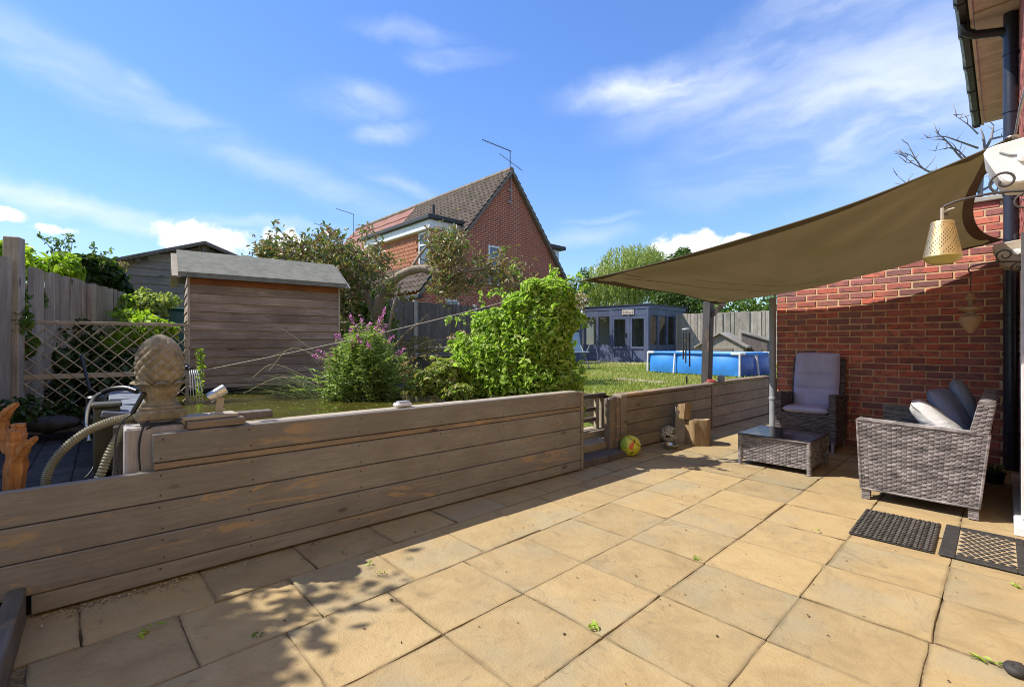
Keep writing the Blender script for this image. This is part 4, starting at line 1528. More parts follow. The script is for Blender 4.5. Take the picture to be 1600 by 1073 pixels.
for k in range(16):
    x, z = 1.56 + rnd.uniform(-.10, .10), .24 + rnd.uniform(-.09, .09)
    pr.cbox((x, .027, z), (rnd.uniform(.02, .05), .003, rnd.uniform(.015, .03)), .001, Matrix.Rotation(rnd.uniform(-1, 1), 3, 'Y'))
pr.build('pool_print', M['poolprint'], fr_, kind='stuff')
# hose scrap by the pool corner
hs2 = MB()
c = Gd(1166, 589, .58)
hs2.tube([c + Vector((math.cos(t) * (.10 + .02 * math.sin(3 * t)), math.sin(t) * .08, .02 + .035 * abs(math.sin(t * 1.5)))) for t in np.linspace(0, 11, 40)], .010, 6)
tag(hs2.build('garden_hose', flat('hose_blue', (.04, .17, .42), .4), smooth=True), 'small tangle of blue hose at the near right pool corner', 'hose')

# ================================================================== little wooden kennel behind the pool
kn = thing('kennel', 'small weathered wooden kennel with pitched roof behind the paddling pool', 'kennel', (5.0, 12.6, .58), R(-38))
MB().prism([(0, 0, 0), (1.1, 0, 0), (1.1, 0, .55), (.55, 0, .86), (0, 0, .55)], (0, .9, 0)).build('wall', M['fence'], kn)
for x0, x1 in ((-.10, .55), (1.2, .55)):
    MB().prism([(x0, -.08, .50), (x1, -.08, .88), (x1, -.08, .92), (x0, -.08, .54)], (0, 1.06, 0)).build('roof', M['fence'], kn)
MB().box(.25, .85, -.02, .0, .0, .5, .004).build('door', M['farboard'], kn)
hp = thing('log_store', 'low wooden log store with a sloping lid beside the kennel', 'log store', (6.0, 12.3, .58), R(-38))
MB().prism([(0, 0, 0), (.6, 0, 0), (.6, 0, .70), (0, 0, .90)], (0, .6, 0)).build('wall', M['fencedark'], hp)
MB().prism([(-.06, -.05, .92), (.66, -.05, .68), (.66, -.05, .72), (-.06, -.05, .96)], (0, .7, 0)).build('lid', M['fence'], hp)

# pale folding chair and dark bed in front of the far fence
fc = thing('folding_chair', 'pale blue folding chair half hidden behind the climbing bush', 'chair', tuple(Gd(900, 577, .58)), R(20))
MB().box(-.25, .25, -.22, .22, .40, .43, .01).build('seat', flat('chair_cloth', (.30, .42, .52), .6), fc)
MB().cbox((0, .26, .66), (.5, .03, .45), .01, Matrix.Rotation(-.25, 3, 'X')).build('backrest', flat('chair_cloth', (.30, .42, .52), .6), fc)
for s in (-.24, .24):
    MB().tube([(s, -.25, 0), (s, .25, .62)], .014, 6).build('leg', M['greypipe'], fc)
    MB().tube([(s, .25, 0), (s, -.25, .60)], .014, 6).build('leg', M['greypipe'], fc)
pl_ = thing('planter', 'dark low planter with dry plants in front of the grey fence', 'planter', tuple(P(690, 560, 9.6)), ANG_H)
MB().box(-.9, .9, -.2, .2, -.33, .02, .01).build('trough', M['black'], pl_)
MB().box(-.92, .92, -.22, .22, .022, .05, .01).build('rim', M['dark'], pl_)
bd = thing('log_edging', 'pale bleached log lying along the dark planter', 'log', tuple(P(690, 548, 8.6)), ANG_H - .1)
MB().tube([(-.55, 0, 0), (-.2, .03, .03), (.2, 0, .02), (.7, .05, -.02)], [.03, .045, .04, .025], 8).build('trunk', M['deadbark'], bd, smooth=True)

# ================================================================== shade sail with its post and ropes
SAo = Vector((2.2, 4.6, 0))
ss = thing('shade_sail', 'olive brown square shade sail stretched above the rattan seats', 'shade sail', SAo)
cA, cB, cC, cD = Vector((2.71, 2.55, 2.315)), Vector((4.80, 4.60, 2.215)), Vector((2.915, 6.69, 1.76)), Vector((.735, 4.82, 1.85))


def sail_pt(u, v):
    s, t = 2 * u - 1, 2 * v - 1
    k1, k2 = .115, .125
    s2, t2 = s * (1 - k1 * (1 - t * t)), t * (1 - k2 * (1 - s * s))
    a, b = (s2 + 1) / 2, (t2 + 1) / 2
    # corners: (0,0)=D (0,1)=A (1,1)=B (1,0)=C
    p = (cD * (1 - a) + cC * a) * (1 - b) + (cA * (1 - a) + cB * a) * b
    sag = -.20 * (1 - s * s) * (1 - t * t) - .035 * (1 - t * t) - .03 * (1 - s * s)
    wr = .007 * math.sin(9 * (s + t)) * (1 - s * s) * (1 - t * t)
    for (cs, ct, fr) in ((-1, -1, 11), (-1, 1, 14), (1, 1, 13), (1, -1, 12)):
        dx, dy = s - cs, t - ct
        d = math.hypot(dx, dy)
        if d > 1e-4:
            wr += .022 * math.sin(fr * math.atan2(dy, dx) + fr) * math.exp(-((d - .45) / .38) ** 2)
    return p + Vector((0, 0, sag + wr))


sb_ = MB()
NS = 40
sb_.grid(lambda u, v: sail_pt(u, v) - SAo, NS, NS)
sb_.build('cloth', M['sail'], ss, smooth=True)
for e in range(4):
    fe = [lambda q: sail_pt(q, 0), lambda q: sail_pt(1, q), lambda q: sail_pt(1 - q, 1), lambda q: sail_pt(0, 1 - q)][e]
    fi = [lambda q: sail_pt(q, .022), lambda q: sail_pt(.978, q), lambda q: sail_pt(1 - q, .978), lambda q: sail_pt(.022, 1 - q)][e]
    b = MB()
    b.grid(lambda u, v: (fe(u) * (1 - v) + fi(u) * v) - SAo + Vector((0, 0, -.004)), 40, 1)
    b.grid(lambda u, v: (fe(u) * (1 - v) + fi(u) * v) - SAo + Vector((0, 0, .004)), 40, 1)
    b.tube([fe(k / 40) - SAo for k in range(41)], .006, 6)
    b.build('hem', M['hem'], ss, smooth=True)
for v0, v1 in ((.10, .95), (.02, .80)):
    b = MB()
    b.grid(lambda u, v: sail_pt(u, v0 + (v1 - v0) * u + (v - .5) * .004) - SAo + Vector((0, 0, -.0025)), 40, 1)
    b.build('seam', M['sail'], ss, smooth=True)
for c in (cA, cB, cC, cD):
    MB().lathe([(.018, -.004), (.03, -.004), (.03, .004), (.018, .004), (.018, -.004)], 14, c - SAo, cap=False).build('eyelet', M['steel'], ss, smooth=True)
b = MB()
b.tube([cA, FH(3.95, -.07, 2.36)], .008, 6)
tag(b.build('sail_rope', M['greypipe'], smooth=True), 'short grey rope tying the top sail corner to the house wall', 'rope')
b = MB()
b.tube([cB, FH(6.60, .0, 2.23)], .007, 6)
tag(b.build('sail_rope', M['cable'], smooth=True), 'short black rope tying the sail corner to the drainpipe', 'rope')
r0, r1 = P(292, 584, 4.28), cD
b = MB()
b.tube([r0.lerp(r1, t) + Vector((0, 0, -.05 * math.sin(math.pi * t))) for t in np.linspace(0, 1, 24)], .0034, 6)
tag(b.build('sail_rope', M['rope'], smooth=True), 'long pale rope running over the pond plants to the sail tip', 'rope')

ps = thing('sail_post', 'leaning dark timber post with a short brace standing on the brown sleeper wall', 'post', (2.80, 6.78, .58), ANG_H)
MB().beam((0, 0, -.2), (.045, -.015, 1.22), .135, .11, .008, up=(0, 1, 0)).build('post', wood('dark_post', (.055, .05, .05), (.10, .09, .09), 2, 12, .6, wear=(.22, .14, .08), wear_at=(.58, .66), vary=0), ps)
MB().beam((.03, -.07, 1.02), (.10, -.22, 1.2), .04, .06, .004).build('brace', M['fencedark'], ps)
MB().lathe([(.02, 0), (.022, .14), (.0, .145)], 10, (-.28, -.42, .02)).build('stake', M['black'], None) if False else None
sp_ = thing('metal_pole', 'grey metal pole standing at the left end of the brick wall', 'pole', (3.325, 6.0, 0))
MB().lathe([(.039, 0), (.039, 1.78), (.0, 1.785)], 18).build('shaft', M['greypipe'], sp_, smooth=40)
MB().lathe([(.041, -.02), (.045, -.015), (.045, .015), (.041, .02)], 18, (0, 0, .50)).build('pole_joint', M['greypipe'], sp_, smooth=40)
pb2 = MB().lathe([(.013, 0), (.013, .12), (.0, .122)], 8, tuple(Gd(1073, 601, .60)))
tag(pb2.build('marker_peg', M['black'], smooth=40), 'small black peg sticking up behind the brown sleeper wall', 'peg')
cc = P(1127, 594, 6.75)
b = thing('fabric_scrap', 'crumpled grey and red cloth at the foot of the wooden post', 'cloth', (cc.x, cc.y, .645))
MB().cbox((0, 0, .05), (.10, .08, .10), .03, Matrix.Rotation(.4, 3, 'Y')).build('cloth', M['slatecushion'], b)
MB().cbox((-.17, -.06, .02), (.12, .07, .05), .02).build('cloth', flat('red_cloth', (.45, .06, .06), .8), b)

# wind chime
wc = thing('wind_chime', 'wind chime of dark tubes hanging left of the wooden post', 'wind chime', tuple(P(1073, 515, 6.45)))
MB().lathe([(.0, .02), (.06, .012), (.065, 0), (.06, -.01), (.0, -.012)], 16).build('top_plate', M['greypipe'], wc, smooth=40)
MB().tube([(0, 0, .02), (0.02, 0, .40)], .003, 5).build('cord', M['cable'], wc)
MB().lathe([(0, -.14), (.035, -.142), (.035, -.155), (0, -.157)], 14).build('striker', M['turned'], wc, smooth=40)
for k in range(5):
    a = k * 2 * math.pi / 5 + .3
    L = .26 + .05 * k
    MB().tube([(.045 * math.cos(a), .045 * math.sin(a), -.05), (.045 * math.cos(a), .045 * math.sin(a), -.05 - L)], .011, 8).build('chime_tube', M['lead'], wc, smooth=40)

# ================================================================== rattan sofa
SP, ST = .030, .0150


def wpanel(b, p00, p10, p11, p01, out, a=.0042):
    p00, p10, p11, p01 = map(Vector, (p00, p10, p11, p01))
    nu = max(2, round(max((p10 - p00).length, (p11 - p01).length) / SP))
    nv = max(2, round(max((p01 - p00).length, (p11 - p10).length) / ST))
    b.weave(p00, p10, p11, p01, nu, nv, a, out=out)


so = thing('rattan_sofa', 'two seat grey rattan sofa with its back to the house wall', 'sofa', FH(4.47, 0), ANG_H)
SLn = 1.27


def arm(x0, x1, outx):
    b = MB()
    FB, FT, BT, BB = (.775, .085), (.80, .612), (.075, .585), (.125, .085)
    for x, o in ((x0, -1), (x1, 1)):
        wpanel(b, (x, FB[0], FB[1]), (x, BB[0], BB[1]), (x, BT[0], BT[1]), (x, FT[0], FT[1]), (o, 0, 0))
    wpanel(b, (x0, FB[0], FB[1]), (x1, FB[0], FB[1]), (x1, FT[0], FT[1]), (x0, FT[0], FT[1]), (0, 1, 0))
    wpanel(b, (x0, FT[0], FT[1]), (x0, BT[0], BT[1]), (x1, BT[0], BT[1]), (x1, FT[0], FT[1]), (0, 0, 1))
    wpanel(b, (x0, BB[0], BB[1]), (x1, BB[0], BB[1]), (x1, BT[0], BT[1]), (x0, BT[0], BT[1]), (0, -1, 0))
    for (p, q) in (((FT[0], FT[1]), (BT[0], BT[1])), ((FB[0], FB[1]), (FT[0], FT[1])), ((FB[0], FB[1]), (BB[0], BB[1])), ((BB[0], BB[1]), (BT[0], BT[1]))):
        for x in (x0, x1):
            b.tube([(x, p[0], p[1]), (x, q[0], q[1])], .0085, 6)
    return b.build('arm', M['wicker'], so)


arm(0, .10, -1)
arm(SLn - .10, SLn, 1)
b = MB()
TOPF, TOPB, LOWF, LOWB = (.128, .79), (.048, .79), (.172, .585), (.077, .585)
for x, o in ((-.004, -1), (SLn + .004, 1)):
    wpanel(b, (x, .175, .58), (x, .078, .58), (x, TOPB[0], TOPB[1]), (x, TOPF[0], TOPF[1]), (o, 0, 0))
wpanel(b, (-.004, LOWF[0], LOWF[1]), (SLn + .004, LOWF[0], LOWF[1]), (SLn + .004, TOPF[0], TOPF[1]), (-.004, TOPF[0], TOPF[1]), (0, 1, 0))
wpanel(b, (-.004, LOWB[0], LOWB[1]), (SLn + .004, LOWB[0], LOWB[1]), (SLn + .004, TOPB[0], TOPB[1]), (-.004, TOPB[0], TOPB[1]), (0, -1, 0))
b.grid(lambda u, v: Vector((-.006 + u * (SLn + .012), .088 + .045 * math.cos(math.pi * (1 - v)), .788 + .025 * math.sin(math.pi * v) + .0025 * math.cos(u * 230))), 120, 6)
wpanel(b, (.101, .225, .34), (SLn - .101, .225, .34), (SLn - .101, .172, .585), (.101, .172, .585), (0, 1, 0))
wpanel(b, (.101, .12, .085), (SLn - .101, .12, .085), (SLn - .101, .077, .585), (.101, .077, .585), (0, -1, 0))
for x in (-.004, SLn + .004):
    arc = [(x, .088 + .045 * math.cos(math.pi * k / 8), .788 + .025 * math.sin(math.pi * k / 8)) for k in range(9)]
    b.add(arc, [tuple(range(9))])
b.build('backrest', M['wicker'], so)
b = MB()
wpanel(b, (.10, .745, .085), (SLn - .10, .745, .085), (SLn - .10, .745, .36), (.10, .745, .36), (0, 1, 0))
wpanel(b, (.10, .745, .36), (SLn - .10, .745, .36), (SLn - .10, .20, .345), (.10, .20, .345), (0, 0, 1))
b.build('seat', M['wicker'], so)
for x in (.004, SLn - .06):
    for y in (.718, .125):
        bl = MB()
        for k in range(6):
            z = .004 + k * .0145
            bl.box(x + (.001 if k % 2 else 0), x + .055 - (.001 if k % 2 else 0), y, y + .055, z, z + .0135, .003)
        bl.build('leg', M['wicker'], so)


def cushion(w, h, t, n=18, e=3.0, pinch=.05, quilt=None):
    b = MB()
    for s in (1, -1):
        def fn(u, v, s=s):
            x, y = 2 * u - 1, 2 * v - 1
            ex = max(0, 1 - abs(x) ** e) ** .5 * max(0, 1 - abs(y) ** e) ** .5
            k = 1 - pinch * (1 - (1 - x * x) * (1 - y * y)) * (abs(x * y) ** 2 < .9)
            q = 1.0
            if quilt:
                for c in quilt:
                    q -= .42 * math.exp(-((y - c) / .045) ** 2)
            px = w / 2 * x * (1 - pinch * (1 - abs(y)) * .0 - pinch * (1 - x * x) * 0) * (1 - .03 * (1 - y * y) * -1 - .03)
            py = h / 2 * y * (1 - .03 * (1 - x * x) * -1 - .03)
            wr = .004 * math.sin(7 * x + 3 * y) * math.sin(5 * y - 2 * x)
            return Vector((px, py, s * (t / 2 * ex * q) + wr * ex))
        b.grid(fn, n, n * (2 if quilt else 1))
    return b


def cush(name, label, w, h, t, loc, rot, mt, pip=None, group=None, **k):
    o = thing(name, label, 'cushion', loc, 0, group)
    o.rotation_euler = rot
    cushion(w, h, t, **k).build('cover', M[mt], o, smooth=True)
    if pip:
        pts = []
        for i in range(40):
            a = 2 * math.pi * i / 40
            cx, sx = math.cos(a), math.sin(a)
            r = 1 / max(abs(cx), abs(sx)) * .97
            pts.append((w / 2 * cx * r, h / 2 * sx * r, 0))
        MB().tube(pts + [pts[0]], .0035, 6).build('piping', M[pip], o, smooth=True)
    return o


def hrot(rx, ry, rz):
    return (Matrix.Rotation(ANG_H, 3, 'Z') @ Matrix.Rotation(rz, 3, 'Z') @ Matrix.Rotation(ry, 3, 'Y') @ Matrix.Rotation(rx, 3, 'X')).to_euler()


cush('seat_cushion', 'flat dark seat cushion lying in the rattan sofa', 1.04, .52, .10, FH(4.47 + SLn / 2, .475, .415), hrot(0, 0, 0), 'slatecushion', None, e=8)
cush('cushion', 'pale grey cushion with dark piping leaning in the sofa corner nearest the camera', .48, .46, .15, FH(4.47 + .34, .345, .585), hrot(R(44), 0, R(5)), 'palecushion', 'piping', 'cushions on the sofa')
cush('cushion', 'dark blue cushion behind the pale grey cushion on the sofa', .44, .44, .14, FH(4.47 + .60, .285, .645), hrot(R(60), 0, R(-10)), 'bluecushion', None, 'cushions on the sofa')
cush('cushion', 'slate grey cushion at the far end of the sofa back', .46, .46, .13, FH(4.47 + .88, .225, .69), hrot(R(72), 0, R(3)), 'slatecushion', None, 'cushions on the sofa')

# ================================================================== rattan armchair
ac = thing('rattan_armchair', 'dark rattan armchair with tall back against the brick wall', 'armchair', FH(6.05, 1.27), ANG_H)
b = MB()
wpanel(b, (.0, .06, .12), (.0, .54, .12), (.0, .54, .41), (.0, .06, .41), (-1, 0, 0))
wpanel(b, (.0, .06, .41), (.5, .06, .41), (.5, .54, .41), (.0, .54, .41), (0, 0, 1))
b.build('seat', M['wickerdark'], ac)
for y0, y1 in ((.0, .065), (.535, .60)):
    b = MB()
    for y, o in ((y0, -1), (y1, 1)):
        wpanel(b, (.0, y, .10), (.52, y, .10), (.55, y, .60), (-.01, y, .64), (0, o, 0))
    wpanel(b, (.0, y0, .10), (.0, y1, .10), (-.01, y1, .64), (-.01, y0, .64), (-1, 0, 0))
    wpanel(b, (-.01, y0, .64), (-.01, y1, .64), (.55, y1, .60), (.55, y0, .60), (0, 0, 1))
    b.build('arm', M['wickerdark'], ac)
b = MB()
wpanel(b, (.47, .03, .40), (.47, .57, .40), (.60, .57, 1.02), (.60, .03, 1.02), (-1, 0, 0))
wpanel(b, (.51, .03, .20), (.51, .57, .20), (.63, .57, 1.02), (.63, .03, 1.02), (1, 0, 0))
wpanel(b, (.47, .03, .40), (.51, .03, .40), (.63, .03, 1.02), (.60, .03, 1.02), (0, -1, 0))
wpanel(b, (.47, .57, .40), (.51, .57, .40), (.63, .57, 1.02), (.60, .57, 1.02), (0, 1, 0))
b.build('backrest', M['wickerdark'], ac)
for x, dx in ((.02, -.015), (.50, .04)):
    for y in (.03, .57):
        MB().tube([(x, y, .14), (x + dx, y, .0)], [.019, .013], 10).build('leg', M['greypipe'], ac, smooth=40)
cq = thing('chair_cushion', 'lilac grey tufted cushion filling the tall back armchair', 'cushion', FH(6.05, 1.27), ANG_H)
cm = cushion(.47, .68, .10, n=20, e=7, quilt=(-.30, .20))
Mx = Matrix.Translation((.485, .30, .755)) @ Matrix.Rotation(R(11), 4, 'Y') @ Matrix(((0, 0, -1, 0), (-1, 0, 0, 0), (0, 1, 0, 0), (0, 0, 0, 1)))
cm.v = [tuple(Mx @ Vector(p)) for p in cm.v]
cm.build('back_pad', M['lilac'], cq, smooth=True)
cm = cushion(.46, .47, .075, n=18, e=8)
cm.v = [(p[0] + .20, p[1] + .30, p[2] + .448) for p in cm.v]
cm.build('seat_pad', M['lilac'], cq, smooth=True)

# ================================================================== rattan coffee table
ct = thing('coffee_table', 'low square grey rattan coffee table with smoked glass top', 'table', FH(4.89, 1.23), ANG_H)
TW = .60
for (p, q, o) in (((0, 0), (0, TW), (-1, 0, 0)), ((0, 0), (TW, 0), (0, -1, 0)), ((TW, 0), (TW, TW), (1, 0, 0)), ((0, TW), (TW, TW), (0, 1, 0))):
    b = MB()
    wpanel(b, (p[0], p[1], .05), (q[0], q[1], .05), (q[0], q[1], .285), (p[0], p[1], .285), o)
    b.build('side_panel', M['wicker'], ct)
for x in (0, TW):
    for y in (0, TW):
        b = MB()
        for k in range(19):
            b.lathe([(.018, 0), (.0205, .004), (.0205, .011), (.018, .015)], 10, (x, y, .001 + k * .0152), cap=False)
        b.build('leg', M['wicker'], ct, smooth=True)
MB().box(-.02, TW + .02, -.02, TW + .02, .287, .304, .006).build('rim', M['wickerdark'], ct)
MB().box(-.015, TW + .015, -.015, TW + .015, .305, .312, .002).build('glass_top', M['tableglass'], ct)

# ================================================================== door mats
m1 = thing('door_mat', 'black rubber link mat lying in front of the sofa', 'mat', FH(3.59, .285, .004), ANG_H + R(1))
b = MB()
b.box(0, .60, 0, .40, 0, .004, .001)
b.build('base', M['rubber'], m1)
b = MB()
for i in range(17):
    for j in range(17):
        x, y = .0175 + i * .0353, .0115 + j * .0235
        b.cbox((x, y, .009), (.031, .0125, .010), .004, Matrix.Rotation(.5 if j % 2 else -.5, 3, 'Z') @ Matrix.Rotation(.14, 3, 'Y'))
b.build('rubber_links', M['matgrey'], m1, kind='stuff')
m2 = thing('door_mat', 'framed coir mat with a dark lattice pattern beside the house wall', 'mat', FH(3.585, -.08, .004), ANG_H + R(.5))
fr = MB()
fr.box(0, .62, .275, .345, 0, .012, .004)
fr.box(0, .62, 0, .035, 0, .012, .004)
fr.box(0, .06, .0355, .2745, 0, .012, .004)
fr.box(.56, .62, .0355, .2745, 0, .012, .004)
fr.build('border', M['rubber'], m2)
MB().box(.06, .56, .0355, .2745, 0, .008, .001).build('coir_pad', M['coir'], m2)
b = MB()
for i in range(13):
    for j in range(6):
        x = .08 + i * .0385
        y = .053 + j * .0405 + (i % 2) * .02
        if y > .262:
            continue
        b.cbox((x, y, .0095), (.0315, .0315, .006), .0026, Matrix.Diagonal((1.12, 1.0, 1)) @ Matrix.Rotation(.785, 3, 'Z') @ Matrix.Diagonal((.8, .8, 1)))
b.build('rubber_pads', M['rubber'], m2, kind='stuff')


# ================================================================== balls, bowl, log seat
def football(name, label, c, r, base, spec, rot):
    t = thing(name, label, 'ball', (c[0], c[1], r))
    n, m = 56, 36
    b = MB()
    Mr = Matrix.Rotation(rot, 3, 'Z')
    vs = []
    for j in range(m + 1):
        th = math.pi * j / m
        for i in range(n):
            a = 2 * math.pi * i / n
            vs.append(Vector((math.sin(th) * math.cos(a), math.sin(th) * math.sin(a), math.cos(th))) * r)
    fs, ms = [], []
    for j in range(m):
        for i in range(n):
            f = (j * n + i, j * n + (i + 1) % n, (j + 1) * n + (i + 1) % n, (j + 1) * n + i)
            d = sum((vs[k] for k in f), Vector()).normalized()
            fs.append(f)
            ms.append(spec(d))
    b.v, b.f, b.m = [tuple(v) for v in vs], fs, ms
    b.build('skin', base, t, smooth=True)
    return t


toc = Vector((-.25, -.95, .1)).normalized()


def spec1(d):
    # view frame: right = x, up = z
    x, z = d.x + .22, d.z
    if d.y > .3:
        return 1 if (d.x * 3) % 1 > .6 else 0
    if ((x - .08) ** 2 + (z - .12) ** 2 < .05 + .03 * math.sin(5 * math.atan2(z - .12, x - .08))) or (abs(x - .12 - z * .3) < .09 and -.2 < z < .55):
        return 2
    if (-.62 < z < -.32) and abs((x * 9 + z * 4) % 1 - .5) < .22 and abs(x - .1) < .26:
        return 3
    if (x - .42) ** 2 * 3 + (z - .55) ** 2 < .02 or abs((x * .8 + z) - .86) < .03:
        return 3
    if x < -.3 and z > -.2:
        return 1
    return 0


football('football', 'yellow football with red splash and black stripes by the wall corner', (1.265, 5.03), .110, [M['yellow'], M['ballgreen'], M['ballred'], M['ballblack']], spec1, 0)


def spec2(d):
    f = (math.atan2(d.y, d.x) * 2.6 + d.z * 2.2) % 1.0
    if abs(f - .5) < .05 or abs((d.z * 2.4 + d.x * 1.1) % 1.0 - .5) < .05:
        return 1
    if (d.x - .35) ** 2 + (d.z - .35) ** 2 < .10 and d.y < 0 and (d.x * 9 + d.z * 5) % 1 > .45:
        return 1
    if (d.x + .45) ** 2 + (d.z + .05) ** 2 < .05 and d.y < 0 and (d.z * 11) % 1 > .5:
        return 1
    return 0


football('football', 'worn cream football with dark panel lines behind the metal bowl', (1.905, 5.70), .104, [M['ballwhite'], M['ballblack']], spec2, 0)
bo = thing('pet_bowl', 'small metal bowl on the paving in front of the cream football', 'bowl', (1.80, 5.36, 0))
MB().lathe([(.062, 0), (.066, .004), (.085, .05), (.094, .056), (.094, .06), (.080, .058), (.060, .012), (.0, .008)], 28).build('bowl', M['steel'], bo, smooth=30)

lg = thing('child_chair', 'rustic child seat made from a split log stump with a block back rest', 'wooden seat', (2.22, 5.66, 0), R(-8))


def logmesh(r, h, n=18, seed=1, top=.02):
    q = random.Random(seed)
    rr = [r * (1 + q.uniform(-.09, .09)) for _ in range(n)]
    b = MB()
    vs = []
    for (z, k) in ((0, 1.03), (.02, 1.06), (h * .5, 1.0), (h - .03, 1.02), (h, .97)):
        for i in range(n):
            a = 2 * math.pi * i / n
            tilt = (math.cos(a + 1) * top if z > h * .6 else 0)
            vs.append((rr[i] * k * math.cos(a), rr[i] * k * math.sin(a), z + tilt))
    fs = [(j * n + i, j * n + (i + 1) % n, (j + 1) * n + (i + 1) % n, (j + 1) * n + i) for j in range(4) for i in range(n)]
    b.add(vs, fs, 0)
    b.add([vs[4 * n + i] for i in range(n)], [tuple(range(n))], 1)
    b.add([vs[i] for i in range(n)], [tuple(range(n))[::-1]], 1)
    return b


logmesh(.158, .285, 26).build('stump', [M['log'], M['logend']], lg, smooth=45)
MB().prism([(-.27, -.07, 0), (-.13, -.07, 0), (-.15, -.07, .31), (-.25, -.07, .44)], (0, .16, 0)).build('back_post', M['farboard'], lg)
bk = logmesh(.10, .17, 14, 5, .03)
Mb = Matrix.Translation((-.155, .0, .30)) @ Matrix.Rotation(.12, 4, 'Y') @ Matrix.Diagonal((.8, 1, 1, 1))
bk.v = [tuple(Mb @ Vector(p)) for p in bk.v]
bk.build('back_block', [M['log'], M['logend']], lg, smooth=45)

# ================================================================== hanging lantern, feeder, brackets, wall boxes
def curl(c, r0, turns, u, w, n=30, start=0.0):
    return [Vector(c) + (Vector(u) * math.cos(start + t) + Vector(w) * math.sin(start + t)) * (r0 * (1 - .75 * t / (turns * 2 * math.pi))) for t in np.linspace(0, turns * 2 * math.pi, n)]


def bracket(u, z, L, label, r=.0055):
    t = thing('hanging_bracket', label, 'bracket', FH(u, -.09, z), ANG_H, 'scrolled iron brackets')
    pts = [(0, 0, 0)] + [(0, L * k / 8, .018 * math.sin(math.pi * k / 8)) for k in range(1, 8)] + [(0, L, -.005), (0, L + .012, -.02), (0, L + .008, -.04), (0, L - .01, -.045)]
    MB().tube(pts, r, 8).build('bar', M['iron'], t, smooth=True)
    MB().tube(curl((0, .095, .062), .052, 1.3, (0, 0, -1), (0, 1, 0)), r * .9, 8).build('scroll', M['iron'], t, smooth=True)
    MB().tube(curl((0, .035, -.04), .035, 1.1, (0, 0, 1), (0, 1, 0)), r * .8, 8).build('scroll', M['iron'], t, smooth=True)
    MB().box(-.012, .012, -.001, .006, -.09, .09, .002).build('wall_plate', M['iron'], t)
    return t


bracket(2.97, 1.845, .285, 'near wrought iron bracket carrying the perforated metal lantern')
bracket(5.0, 1.785, .275, 'far wrought iron bracket carrying the turned wooden ornament')
lp = FH(2.97, .205, 1.83)
la = thing('hanging_lantern', 'perforated pale metal lantern with amber glass base hanging at right', 'lantern', (lp.x, lp.y, 1.57))
MB().tube([(0, 0, .19), (0, 0, .262)], .007, 8).build('hanger', M['palewood'], la)
MB().tube([(0, 0, .24), (.03, 0, .255), (.055, 0, .262)], .003, 6).build('hook', M['white'], la)
b = MB()
n, m = 52, 17
r_b, r_t, z_b, z_t = .070, .042, .035, .19
ring = lambda z: r_b + (r_t - r_b) * (z - z_b) / (z_t - z_b)
for j in range(m):
    for i in range(n):
        z0, z1 = z_b + (z_t - z_b) * j / m, z_b + (z_t - z_b) * (j + 1) / m
        if 1 <= j < m - 1 and (i + j) % 2 == 0 and (i * 7 + j * 3) % 5:
            # a slot: keep a frame round the hole
            k0, k1 = .28, .72
            za, zb = z0 + (z1 - z0) * .2, z0 + (z1 - z0) * .8
            cells = [((0, 1), (z0, za)), ((0, 1), (zb, z1)), ((0, k0), (za, zb)), ((k1, 1), (za, zb))]
        else:
            cells = [((0, 1), (z0, z1))]
        for (c0, c1), (y0, y1) in cells:
            vs = []
            for c_, zz in ((c0, y0), (c1, y0), (c1, y1), (c0, y1)):
                a = 2 * math.pi * (i + c_) / n
                vs.append((ring(zz) * math.cos(a), ring(zz) * math.sin(a), zz))
            b.add(vs, [(0, 1, 2, 3)])
b.build('shade', M['lantern'], la)
MB().lathe([(.0, .006), (.033, .0), (.056, .012), (.071, .034), (.068, .036)], 36).build('glass_base', M['lanternglass'], la, smooth=40)
MB().lathe([(.040, .186), (.044, .19), (.040, .198), (.008, .20)], 36).build('collar', M['lantern'], la, smooth=40)
fp = FH(5.0, .185, 1.60)
fd = thing('hanging_ornament', 'turned wooden ornament hanging from the far iron bracket', 'ornament', (fp.x, fp.y, 1.275))
MB().tube([(0, 0, .31), (0, 0, .47)], .0035, 6).build('hanger', M['iron'], fd)
MB().lathe([(0.0, 0.0), (0.0156, 0.005), (0.0351, 0.035), (0.0608, 0.075), (0.0686, 0.105), (0.0608, 0.13), (0.0273, 0.15), (0.0273, 0.165), (0.0663, 0.182), (0.0702, 0.192), (0.0663, 0.2), (0.0195, 0.21), (0.0156, 0.24), (0.0234, 0.255), (0.0351, 0.262), (0.0351, 0.275), (0.0234, 0.285), (0.0218, 0.3), (0.0, 0.315)], 28).build('body', M['turned'], fd, smooth=35)


